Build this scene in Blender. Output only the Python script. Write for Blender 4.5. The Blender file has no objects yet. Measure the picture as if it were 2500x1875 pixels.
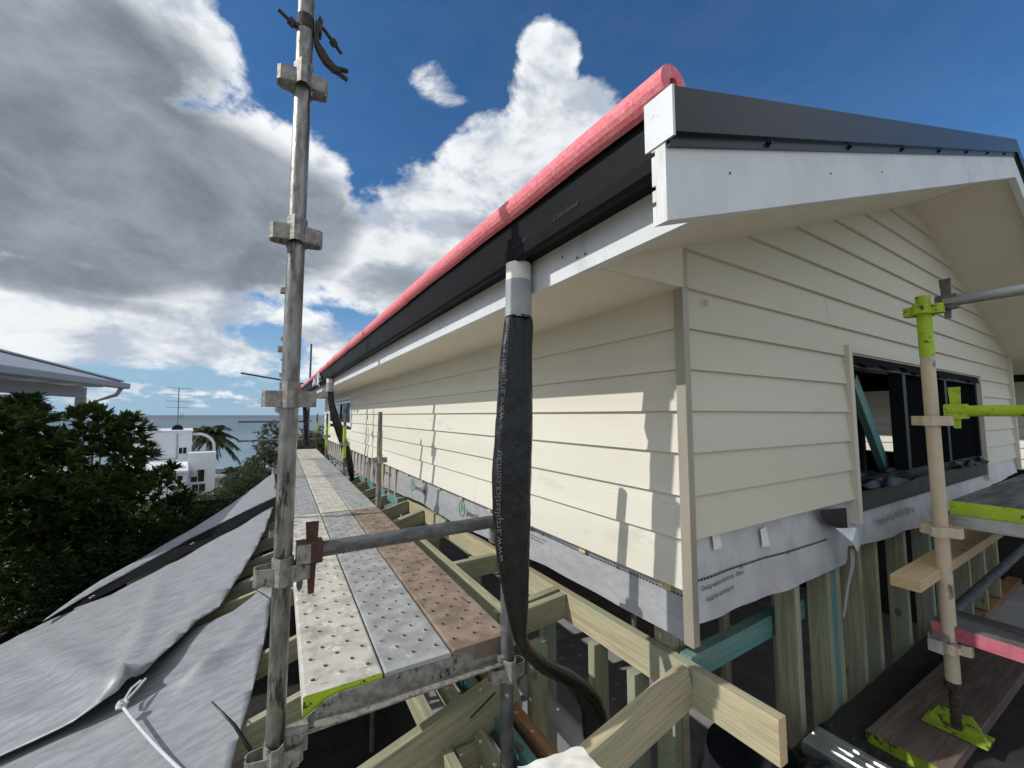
import bpy, bmesh, math, random
import numpy as np
from mathutils import Vector, Matrix, noise as mnoise
R = math.radians
rnd = random.Random(7)
S = bpy.context.scene
C = S.collection

# ------------------------------------------------------------------ camera
FPX, CXP, CYP = 982.0, 1250.0, 937.5
PITCH, YAW = math.atan(76 / 982.0), R(31.0)
cd = bpy.data.cameras.new('camera'); cam = bpy.data.objects.new('camera', cd); C.objects.link(cam)
cd.sensor_fit = 'HORIZONTAL'; cd.sensor_width = 36.0; cd.lens = FPX / 2500 * 36
cd.clip_start = 0.02; cd.clip_end = 120000
cam.rotation_euler = (R(90) + PITCH, 0, -YAW); cam.location = (0, 0, 0)
S.camera = cam
S.render.resolution_x, S.render.resolution_y = 1024, 768
S.view_settings.view_transform = 'Standard'; S.view_settings.look = 'None'
S.view_settings.gamma = 1; S.view_settings.use_curve_mapping = False
S.view_settings.exposure = 0.2

FW = Vector((math.sin(YAW) * math.cos(PITCH), math.cos(YAW) * math.cos(PITCH), math.sin(PITCH)))
RT = Vector((math.cos(YAW), -math.sin(YAW), 0)); UPV = RT.cross(FW)
def ray(x, y): return FW + RT * ((x - CXP) / FPX) + UPV * ((CYP - y) / FPX)
def onX(x, y, X): r = ray(x, y); return r * (X / r.x)
def onY(x, y, Y): r = ray(x, y); return r * (Y / r.y)
def onZ(x, y, Z): r = ray(x, y); return r * (Z / r.z)
def azel(x, y): r = ray(x, y); return math.atan2(r.x, r.y), math.atan2(r.z, math.hypot(r.x, r.y))

# ------------------------------------------------------------------ sun
LDIR = Vector((1.0, -0.30, -0.75)).normalized()
sd = bpy.data.lights.new('sun', 'SUN'); sun = bpy.data.objects.new('sun', sd); C.objects.link(sun)
sd.energy = 2.75; sd.angle = R(0.55); sd.color = (1.0, 0.975, 0.94)
sun.rotation_euler = LDIR.to_track_quat('-Z', 'Y').to_euler()
sun.location = (-20, 6, 20)
SUN_EL = math.asin(-LDIR.z); SUN_AZ = math.atan2(-LDIR.x, -LDIR.y)

# ------------------------------------------------------------------ node helper
class NT:
    def __init__(s, tree):
        s.t = tree; s.n = tree.nodes; s.l = tree.links
    def new(s, typ, **kw):
        n = s.n.new(typ)
        for k, v in kw.items(): setattr(n, k, v)
        return n
    def put(s, sock, v):
        if isinstance(v, bpy.types.NodeSocket): s.l.new(v, sock)
        elif v is not None: sock.default_value = v
    def math(s, op, a, b=None, c=None, clamp=False):
        n = s.new('ShaderNodeMath', operation=op, use_clamp=clamp)
        s.put(n.inputs[0], a); s.put(n.inputs[1], b); s.put(n.inputs[2], c)
        return n.outputs[0]
    def vmath(s, op, a, b=None, scale=None):
        n = s.new('ShaderNodeVectorMath', operation=op)
        s.put(n.inputs[0], a); s.put(n.inputs[1], b)
        if scale is not None: s.put(n.inputs['Scale'], scale)
        return n.outputs[1] if op in ('LENGTH', 'DISTANCE', 'DOT_PRODUCT') else n.outputs[0]
    def mix(s, f, a, b, mode='MIX'):
        n = s.new('ShaderNodeMix', data_type='RGBA', blend_type=mode, clamp_factor=True)
        s.put(n.inputs[0], f); s.put(n.inputs[6], rgba(a)); s.put(n.inputs[7], rgba(b))
        return n.outputs[2]
    def noise(s, vec, scale, detail=4, rough=0.55, lac=2.0, dist=0.0, dim='3D'):
        n = s.new('ShaderNodeTexNoise', noise_dimensions=dim)
        s.put(n.inputs['Vector'], vec); n.inputs['Scale'].default_value = scale
        n.inputs['Detail'].default_value = detail; n.inputs['Roughness'].default_value = rough
        n.inputs['Lacunarity'].default_value = lac; n.inputs['Distortion'].default_value = dist
        return n.outputs[0]
    def step(s, v, a, b, lo=0.0, hi=1.0):
        n = s.new('ShaderNodeMapRange', interpolation_type='SMOOTHSTEP')
        s.put(n.inputs[0], v); s.put(n.inputs[1], a); s.put(n.inputs[2], b); s.put(n.inputs[3], lo); s.put(n.inputs[4], hi)
        return n.outputs[0]
def rgba(v):
    if isinstance(v, (tuple, list)) and len(v) == 3: return (v[0], v[1], v[2], 1.0)
    return v

# ------------------------------------------------------------------ world: Nishita sky with cloud layer
W = bpy.data.worlds.new('World'); S.world = W; W.use_nodes = True
w = NT(W.node_tree); w.n.clear()
SKY_STRENGTH = 0.1
sky = w.new('ShaderNodeTexSky', sky_type='NISHITA'); sky.sun_disc = False
sky.sun_elevation = SUN_EL; sky.sun_rotation = SUN_AZ % (2 * math.pi)
sky.altitude = 0; sky.air_density = 1.0; sky.dust_density = 0.0; sky.ozone_density = 5.0
gen = w.new('ShaderNodeTexCoord').outputs['Generated']
gen = w.vmath('NORMALIZE', gen)
sx = w.new('ShaderNodeSeparateXYZ'); w.l.new(gen, sx.inputs[0])
def clouds():
    az = w.math('ARCTAN2', sx.outputs[0], sx.outputs[1]); el = w.math('ARCSINE', sx.outputs[2])
    cmb = w.new('ShaderNodeCombineXYZ'); w.l.new(az, cmb.inputs[0]); w.l.new(el, cmb.inputs[1]); pae = cmb.outputs[0]
    def blobs(lst):
        acc = None
        for (px, py, rx, ry, amp) in lst:
            a0, e0 = azel(px, py)
            a1 = abs(azel(px + rx, py)[0] - azel(px - rx, py)[0]) / 2; e1 = abs(azel(px, py - ry)[1] - azel(px, py + ry)[1]) / 2
            n = w.new('ShaderNodeVectorMath', operation='MULTIPLY_ADD'); w.put(n.inputs[0], pae)
            n.inputs[1].default_value = (1 / a1, 1 / e1, 0); n.inputs[2].default_value = (-a0 / a1, -e0 / e1, 0)
            val = w.math('MULTIPLY_ADD', w.vmath('DOT_PRODUCT', n.outputs[0], n.outputs[0]), -amp, amp)
            acc = val if acc is None else w.math('MAXIMUM', acc, val)
        return acc
    # cumulus / stratus bodies
    body = [(60, 330, 640, 420, 1.5), (330, 90, 300, 260, 1.1), (420, 480, 420, 330, 1.4), (690, 480, 200, 170, 1.0), (560, 620, 330, 150, 1.0),
            (880, 610, 120, 120, 1.0), (985, 590, 140, 150, 1.1), (1100, 520, 160, 150, 1.15), (1190, 430, 140, 130, 1.1), (1280, 400, 190, 160, 1.1), (1340, 125, 75, 80, .8), (1320, 240, 95, 110, .95), (1440, 275, 95, 85, .8), (1500, 400, 200, 170, 1.0),
            (1085, 215, 65, 60, .28), (1000, 700, 260, 90, .9),
            (280, 710, 620, 80, 1.0), (150, 790, 700, 70, .8), (420, 850, 500, 70, .75), (60, 720, 420, 60, .75), (800, 830, 110, 70, .6), (760, 900, 120, 45, .5), (900, 900, 200, 60, .5)]
    dark = [(120, 420, 800, 350, 2.5), (520, 510, 440, 250, 2.2), (730, 550, 200, 170, 1.6), (300, 220, 420, 260, 1.15), (60, 80, 420, 260, .85), (1360, 300, 120, 90, .35), (60, 690, 330, 40, .7),
            (980, 690, 200, 70, .8), (1060, 640, 130, 60, .55), (330, 745, 330, 30, .6), (640, 800, 160, 40, .7), (430, 730, 300, 28, .5), (1180, 560, 110, 50, .4), (30, 290, 160, 120, .3)]
    st = w.vmath('MULTIPLY', gen, (1.0, 1.0, 1.7))
    n0 = w.noise(st, 5.5, 7, 0.58, 2.1, 0.25)
    nb = w.noise(w.vmath('ADD', st, tuple(v * s_ for v, s_ in zip(-LDIR * 0.06, (1, 1, 1.7)))), 5.5, 4, 0.58, 2.1, 0.25)
    b = w.math('MAXIMUM', blobs(body), -1.0)
    # small trade cumulus low over the sea, and near-solid bright cloud added out of view as fill light
    low = w.math('MULTIPLY', w.step(el, 0.012, 0.022), w.step(el, 0.085, 0.05))
    ls = w.noise(w.vmath('MULTIPLY', gen, (1, 1, 2.6)), 17, 4, 0.6)
    lowv = w.math('MULTIPLY', low, w.math('MULTIPLY_ADD', ls, 3.2, -1.62))
    off = w.math('MULTIPLY', w.step(w.vmath('DOT_PRODUCT', gen, tuple(FW)), 0.45, 0.1), 1.35)
    d0 = w.math('ADD', w.math('ADD', b, off), w.math('MULTIPLY_ADD', n0, 2.9, -1.45))
    d0 = w.math('MAXIMUM', d0, w.math('ADD', lowv, -0.02))
    alpha = w.step(d0, -0.06, 0.40)
    lit = w.step(w.math('SUBTRACT', n0, nb), -0.16, 0.12)
    dk = w.math('MAXIMUM', blobs(dark), 0.0)
    nd = w.noise(w.vmath('MULTIPLY', gen, (1, 1, 2.4)), 4.0, 5, 0.6)
    thick = w.step(d0, 0.1, 1.7)
    shade = w.math('MULTIPLY', w.step(w.math('MULTIPLY_ADD', nd, 1.3, w.math('ADD', dk, -0.62)), 0.0, 1.05), w.step(d0, 0.05, 0.6))
    shade = w.math('MAXIMUM', shade, w.math('MULTIPLY', thick, 0.18))
    k = 1 / SKY_STRENGTH
    litc = w.mix(lit, tuple(k * c for c in (.42, .475, .56)), tuple(k * c for c in (.84, .86, .88)))
    grey = w.mix(w.step(n0, .2, .9), tuple(k * c for c in (.135, .158, .195)), tuple(k * c for c in (.33, .37, .43)))
    col = w.mix(w.math('MULTIPLY', shade, 0.96), litc, grey)
    haze = w.step(el, 0.16, 0.0)
    col = w.mix(w.math('MULTIPLY', haze, .35), col, tuple(k * c for c in (.48, .58, .70)))
    return col, alpha
ccol, calpha = clouds()
calpha = w.math('MULTIPLY', calpha, w.step(sx.outputs[2], 0.004, 0.02))
hs = w.new('ShaderNodeHueSaturation'); hs.inputs['Saturation'].default_value = 1.2; hs.inputs['Value'].default_value = 1.0; w.l.new(sky.outputs[0], hs.inputs['Color'])
air = w.mix(w.math('MULTIPLY', w.step(sx.outputs[2], 0.32, 0.0), 0.9), hs.outputs[0], tuple(c / SKY_STRENGTH for c in (.25, .40, .56)))
skyc = w.mix(calpha, air, ccol)
bg = w.new('ShaderNodeBackground'); w.l.new(skyc, bg.inputs[0]); bg.inputs[1].default_value = SKY_STRENGTH
wo = w.new('ShaderNodeOutputWorld'); w.l.new(bg.outputs[0], wo.inputs[0])

# ------------------------------------------------------------------ materials
MATS = {}
def mat(name, c1, c2=None, scale=6, rough=0.6, rough2=None, metal=0.0, bump=0.0, bscale=None, stretch=(1, 1, 1), coord='Object',
        spot=None, spec=0.5, detail=5, lo=.35, hi=.65, spots2=None, coat=0, bdetail=4, transl=None, bdist=.004):
    m = bpy.data.materials.new(name); m.use_nodes = True; t = NT(m.node_tree)
    b = t.n['Principled BSDF']
    if coord == 'lc':
        v = t.new('ShaderNodeAttribute', attribute_name='lc').outputs['Vector']
    else:
        v = t.new('ShaderNodeTexCoord').outputs[coord]
    vs = t.vmath('MULTIPLY', v, stretch)
    c2 = c2 or c1
    f = t.step(t.noise(vs, scale, detail, 0.6), lo, hi)
    col = t.mix(f, c1, c2)
    rv = None
    if rough2 is not None: rv = t.math('MULTIPLY_ADD', f, rough2 - rough, rough)
    for sp in (spot, spots2):
        if sp:
            sc, ssc, th, st2 = sp
            sf = t.step(t.noise(t.vmath('MULTIPLY', v, st2), ssc, 5, 0.66), th, th + 0.06)
            col = t.mix(sf, col, sc)
    t.put(b.inputs['Base Color'], col)
    t.put(b.inputs['Roughness'], rv if rv is not None else rough)
    b.inputs['Metallic'].default_value = metal
    b.inputs['Specular IOR Level'].default_value = spec
    if coat: b.inputs['Coat Weight'].default_value = coat
    if bump:
        bn = t.new('ShaderNodeBump'); bn.inputs['Strength'].default_value = bump; bn.inputs['Distance'].default_value = bdist
        t.l.new(t.noise(vs, bscale or scale * 3, bdetail, 0.6), bn.inputs['Height']); t.l.new(bn.outputs[0], b.inputs['Normal'])
    if transl:
        tr = t.new('ShaderNodeBsdfTranslucent'); t.put(tr.inputs[0], rgba(transl))
        ms = t.new('ShaderNodeMixShader'); ms.inputs[0].default_value = 0.3
        t.l.new(b.outputs[0], ms.inputs[1]); t.l.new(tr.outputs[0], ms.inputs[2])
        t.l.new(ms.outputs[0], t.n['Material Output'].inputs[0])
    MATS[name] = m
    return m
mat('board_cream', (.645, .61, .50), (.70, .67, .565), 5, .62, bump=.4, bscale=34, stretch=(1, .07, 1), bdetail=6, spot=((.50, .47, .39), 20, .70, (1, .5, 1)), spots2=((.61, .578, .478), 6, .62, (1, .3, 1)))
mat('board_cream_gable', (.63, .59, .47), (.68, .64, .53), 3, .62, bump=.4, bscale=34, stretch=(.07, 1, 1), bdetail=6, spot=((.48, .45, .37), 20, .70, (.5, 1, 1)), spots2=((.60, .563, .46), 6, .62, (.3, 1, 1)))
mat('soffit_cream', (.72, .67, .55), (.76, .71, .60), 4, .7, bump=.1, bscale=60, spot=((.40, .36, .28), 40, .76, (1, 1, 1)))
mat('primed_white', (.64, .66, .67), (.71, .725, .735), 6, .55, bump=.2, bscale=110, spot=((.50, .515, .53), 16, .68, (1, 1, 1)), spots2=((.58, .60, .61), 4, .60, (1, 1, .6)))
mat('end_grain_white', (.74, .74, .72), (.60, .60, .58), 30, .65, bump=.3, bscale=60, stretch=(1, 3, .35))
mat('gutter_dark', (.010, .0105, .0105), (.013, .0135, .0135), 3, .5, rough2=.56, metal=0, spec=.08, bump=.03, bscale=30)
mat('flashing_dark', (.008, .009, .012), (.010, .011, .014), 3, .32, spec=.28)
mat('roof_dark', (.03, .033, .038), None, 3, .4)
mat('foam_pink', (.80, .17, .205), (.85, .27, .29), 70, .75, bump=.5, bscale=220, spot=((.90, .48, .47), 150, .6, (1, 1, 1)), detail=3)
mat('foam_pink_faded', (.72, .20, .225), (.78, .28, .30), 55, .8, bump=.8, bscale=140, detail=3)
mat('galv', (.15, .145, .125), (.31, .30, .275), 38, .46, rough2=.36, metal=.6, bump=.35, bscale=160, stretch=(1, 1, .30), coord='lc', spot=((.06, .056, .045), 22, .54, (1, 1, .2)), spots2=((.50, .48, .42), 30, .66, (1, 1, .3)))
mat('galv_old', (.17, .155, .125), (.30, .28, .235), 34, .62, rough2=.5, metal=.35, bump=.4, bscale=160, stretch=(1, 1, .22), coord='lc', spot=((.05, .042, .03), 24, .55, (1, 1, .2)), spots2=((.40, .37, .29), 26, .68, (1, 1, .15)))
mat('galv_dark', (.085, .085, .085), (.17, .17, .165), 30, .6, metal=.3, bump=.3, bscale=130, coord='lc', stretch=(1, 1, .5), spot=((.52, .51, .48), 30, .62, (1, 1, .8)))
mat('galv_clean', (.36, .37, .38), (.50, .51, .52), 20, .38, metal=.75, bump=.1, bscale=120, coord='lc', stretch=(1, 1, .25))
mat('steel_pressing', (.22, .205, .175), (.36, .345, .31), 40, .6, metal=.4, bump=.4, bscale=120, spot=((.07, .06, .048), 40, .58, (1, 1, .5)))
mat('rust', (.055, .026, .018), (.095, .04, .026), 40, .75, bump=.4, bscale=160)
mat('rust_dark', (.03, .02, .015), (.07, .05, .035), 60, .8, bump=.5, bscale=200)
mat('lime', (.36, .52, .02), (.44, .60, .03), 12, .55, spot=((.05, .055, .035), 34, .575, (1, 1, 1)), bump=.3, bscale=90)
mat('lime_dirty', (.24, .33, .02), (.32, .44, .03), 20, .65, spot=((.06, .05, .03), 30, .55, (1, 1, 1)), bump=.4, bscale=80)
mat('beige_paint', (.58, .47, .33), (.64, .53, .38), 10, .6, spot=((.16, .10, .07), 30, .70, (1, 1, 1)), spots2=((.14, .13, .13), 7, .60, (1, 1, .5)), bump=.2, bscale=120)
mat('plank_dusty', (.32, .305, .265), (.56, .53, .455), 9, .85, metal=0, bump=.45, bscale=70, coord='lc', spot=((.64, .61, .53), 16, .56, (1, 1, 1)), spots2=((.22, .21, .19), 13, .64, (1, 1, 1)), lo=.3, hi=.62)
mat('plank_galv', (.27, .275, .27), (.40, .405, .395), 12, .66, metal=.1, bump=.35, bscale=80, coord='lc', spot=((.52, .52, .50), 24, .62, (1, 1, 1)), spots2=((.11, .115, .12), 14, .66, (1, 1, 1)))
mat('plank_rusty', (.17, .125, .09), (.29, .22, .165), 10, .85, bump=.4, bscale=80, coord='lc', spot=((.095, .07, .055), 9, .60, (2, .35, 1)), spots2=((.40, .34, .27), 22, .66, (1, 1, 1)))
mat('plank_weathered', (.07, .07, .072), (.19, .185, .18), 16, .85, bump=.6, bscale=40, coord='lc', stretch=(1, .1, 1))
mat('pink_paint', (.36, .07, .10), (.46, .13, .16), 14, .65, spot=((.16, .13, .13), 24, .60, (1, 1, 1)), bump=.2, bscale=80)
def wood(name, c1, c2, knot, tint=None, rough=.7):
    m = bpy.data.materials.new(name); m.use_nodes = True; t = NT(m.node_tree); b = t.n['Principled BSDF']
    v = t.new('ShaderNodeAttribute', attribute_name='lc').outputs['Vector']
    vs = t.vmath('MULTIPLY', v, (1, 1, .05))
    n = t.noise(vs, 60, 7, .65, dist=.9); col = t.mix(t.step(n, .36, .66), c1, c2)
    n3 = t.noise(t.vmath('MULTIPLY', v, (1, 1, .25)), 6, 3, .5)
    if tint: col = t.mix(t.math('MULTIPLY', t.step(n3, .50, .66), .8), col, tint)
    vo = t.new('ShaderNodeTexVoronoi', feature='F1'); t.put(vo.inputs['Vector'], t.vmath('MULTIPLY', v, (1, 1, .55))); vo.inputs['Scale'].default_value = 5.5
    kf = t.step(vo.outputs['Distance'], .11, .06); col = t.mix(t.math('MULTIPLY', kf, .8), col, knot)
    t.put(b.inputs['Base Color'], col); b.inputs['Roughness'].default_value = rough
    bn = t.new('ShaderNodeBump'); bn.inputs['Strength'].default_value = .3; bn.inputs['Distance'].default_value = .003
    t.l.new(n, bn.inputs['Height']); t.l.new(bn.outputs[0], b.inputs['Normal'])
    MATS[name] = m
wood('pine_green', (.25, .245, .155), (.40, .375, .245), (.13, .09, .04), tint=(.25, .33, .265))
wood('pine_pale', (.35, .305, .185), (.50, .43, .275), (.14, .08, .035), tint=(.34, .38, .26))
wood('pine_teal', (.075, .20, .20), (.13, .27, .25), (.06, .09, .07), tint=(.20, .28, .22))
wood('pine_raw', (.56, .40, .22), (.66, .49, .29), (.22, .12, .05))
wood('hardwood', (.23, .12, .06), (.32, .18, .09), (.08, .04, .02))
wood('board_old', (.12, .085, .065), (.20, .15, .12), (.07, .04, .03), tint=(.085, .05, .04), rough=.85)
wood('batten_brown', (.36, .25, .14), (.46, .33, .19), (.15, .08, .04))
mat('wrap_silver', (.43, .435, .445), (.51, .515, .525), 14, .42, metal=.35, bump=.5, bscale=9, stretch=(1, 1, 3), bdetail=6, spot=((.36, .39, .50), 6, .66, (1, 1, 1)))
mat('wrap_silver_shade', (.50, .50, .51), (.60, .60, .61), 9, .42, metal=.25, bump=.5, bscale=7, bdetail=6, spot=((.34, .38, .52), 5, .66, (1, 1, 2)))
mat('tarp_silver', (.255, .26, .265), (.34, .345, .35), 26, .50, metal=.15, bump=.35, bscale=60, stretch=(.3, 1, 1), bdetail=8, spot=((.46, .47, .48), 26, .70, (.12, 1, 1)))
mat('tarp_black', (.005, .005, .006), None, 5, .85, spec=.1)
mat('print_black', (.03, .03, .035), None, 5, .7)
mat('print_green', (.02, .22, .11), None, 5, .7)
mat('print_grey', (.20, .20, .205), None, 5, .6)
mat('print_dim', (.11, .11, .12), None, 5, .6)
mat('ink_pale', (.007, .007, .008), None, 5, .6)
mat('pencil', (.22, .21, .20), None, 5, .8)
mat('white_pvc', (.80, .78, .72), None, 5, .4)
mat('tape_grey', (.34, .35, .37), (.42, .43, .45), 12, .42, bump=.35, bscale=30)
mat('sleeve_black', (.004, .004, .0045), (.007, .007, .0075), 10, .16, rough2=.34, bump=1.0, bscale=30, bdetail=8, coord='Object', stretch=(1, 1, .5), spec=.5, bdist=.010)
mat('alu_post', (.33, .32, .235), (.42, .36, .31), 5, .42, metal=.3, stretch=(1, 1, .25), bump=.05, bscale=60)
mat('alu', (.66, .67, .68), (.74, .75, .76), 8, .3, metal=.9, stretch=(1, .1, 1))
mat('floor_grey', (.26, .26, .26), (.33, .33, .325), 7, .8, spot=((.55, .55, .54), 60, .72, (1, 1, 1)))
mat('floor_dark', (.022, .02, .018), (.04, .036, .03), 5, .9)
mat('plastic_black', (.010, .011, .014), (.02, .021, .026), 14, .35, bump=.8, bscale=30, bdetail=6)
mat('paper_white', (.70, .68, .62), (.76, .74, .69), 8, .85, bump=.2, bscale=40)
mat('pipe_grey', (.50, .51, .52), None, 4, .45)
mat('sash_black', (.010, .011, .012), None, 4, .45, spec=.15)
mat('film_black', (.008, .008, .009), None, 4, .4, spec=.2)
mat('sill_dark', (.022, .03, .027), (.035, .045, .04), 8, .7)
mat('glass_house', (.008, .009, .010), None, 4, .5, spec=.0)
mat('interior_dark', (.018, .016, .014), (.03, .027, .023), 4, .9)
mat('rope_white', (.70, .70, .70), (.50, .51, .53), 260, .8, bump=.6, bscale=260)
mat('tie_black', (.01, .01, .01), None, 4, .4)
mat('clear_plastic', (.62, .63, .64), (.82, .83, .84), 24, .22, bump=.9, bscale=60)
mat('render_white', (.68, .69, .72), (.74, .75, .77), 4, .8, spot=((.56, .57, .60), 3, .68, (1, 1, .4)))
mat('glass_dark', (.012, .014, .017), None, 4, .08)
mat('frame_white', (.7, .7, .7), None, 4, .5)
mat('roof_grey', (.34, .36, .39), (.40, .42, .45), 3, .5)
mat('trim_grey', (.36, .38, .41), None, 4, .5)
mat('trim_pale', (.52, .53, .54), None, 4, .6)
mat('antenna_metal', (.16, .17, .18), None, 4, .5, metal=.4)
mat('car_silver', (.46, .48, .50), None, 4, .3, metal=.4)
mat('tyre', (.012, .012, .012), None, 4, .8)
mat('bark', (.16, .13, .10), (.24, .20, .155), 16, .9, bump=.6, bscale=40, coord='lc', stretch=(1, 1, .3))
mat('leaf_glossy', (.022, .040, .010), (.060, .090, .018), 2.2, .40, spot=((.15, .185, .045), 7, .60, (1, 1, 1)), transl=(.12, .2, .03))
mat('leaf_dark', (.008, .016, .005), (.021, .037, .009), 3, .7, spec=.2, transl=(.05, .09, .015))
mat('leaf_olive', (.085, .10, .065), (.15, .165, .11), 3, .55, transl=(.10, .13, .05))
mat('leaf_palm', (.040, .060, .022), (.085, .105, .04), 2, .5, transl=(.10, .13, .04))
mat('grass', (.05, .08, .02), (.12, .13, .05), 1.4, .9, transl=(.1, .14, .03))
mat('earth', (.24, .20, .14), (.33, .28, .20), .6, .95, bump=.4, bscale=4)
mat('asphalt', (.055, .055, .056), (.07, .07, .07), 2, .9)
mat('brick_red', (.19, .085, .06), (.24, .12, .085), 3, .9)
mat('sand', (.30, .26, .19), (.36, .31, .23), 1, .95)
mat('rock', (.06, .055, .05), (.12, .11, .10), 2, .9)

def sea_mat():
    m = bpy.data.materials.new('sea_water'); m.use_nodes = True; t = NT(m.node_tree); b = t.n['Principled BSDF']
    v = t.new('ShaderNodeTexCoord').outputs['Object']
    s2 = t.new('ShaderNodeSeparateXYZ'); t.l.new(v, s2.inputs[0])
    near = t.step(s2.outputs[1], 90, 420); far = t.step(s2.outputs[1], 300, 2600)
    patch = t.noise(t.vmath('MULTIPLY', v, (.12, 1, 1)), .012, 4, .6)
    col = t.mix(near, (.21, .285, .32), (.10, .155, .19))
    col = t.mix(far, col, (.055, .075, .095)); col = t.mix(t.math('MULTIPLY', t.step(patch, .5, .7), .5), col, (.06, .10, .13))
    t.put(b.inputs['Base Color'], col); b.inputs['Roughness'].default_value = .34; b.inputs['IOR'].default_value = 1.33
    b.inputs['Specular IOR Level'].default_value = .3
    bn = t.new('ShaderNodeBump'); bn.inputs['Strength'].default_value = .8; bn.inputs['Distance'].default_value = 1.0
    h = t.math('ADD', t.noise(t.vmath('MULTIPLY', v, (.25, 1, 1)), .35, 6, .6), t.math('MULTIPLY', t.noise(t.vmath('MULTIPLY', v, (.4, 1, 1)), 1.4, 4, .6), .4))
    t.l.new(h, bn.inputs['Height']); t.l.new(bn.outputs[0], b.inputs['Normal'])
    MATS['sea_water'] = m
sea_mat()

# ------------------------------------------------------------------ object helpers
def tag(o, label=None, cat=None, group=None, kind=None):
    if label: o['label'] = label
    if cat: o['category'] = cat
    if group: o['group'] = group
    if kind: o['kind'] = kind
    return o
def thing(name, label, cat, loc, group=None):
    o = bpy.data.objects.new(name, None); C.objects.link(o); o.location = loc; o.empty_display_size = .1
    return tag(o, label, cat, group)
def link(o, parent):
    C.objects.link(o)
    if parent is not None:
        o.parent = parent
        if parent.type == 'EMPTY': o.location = -Vector(parent.location)
    return o
def obj(name, V, F, m, parent=None, lc=None, smooth=False, mats=None, fm=None):
    me = bpy.data.meshes.new(name); me.from_pydata([tuple(v) for v in V], [], F)
    ms = [m] if mats is None else mats
    for q in ms: me.materials.append(MATS[q])
    if fm: me.polygons.foreach_set('material_index', fm)
    if smooth: me.polygons.foreach_set('use_smooth', [True] * len(me.polygons))
    if lc is not None:
        a = me.attributes.new('lc', 'FLOAT_VECTOR', 'POINT'); a.data.foreach_set('vector', [c for p in lc for c in p])
    me.update()
    return link(bpy.data.objects.new(name, me), parent)
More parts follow.
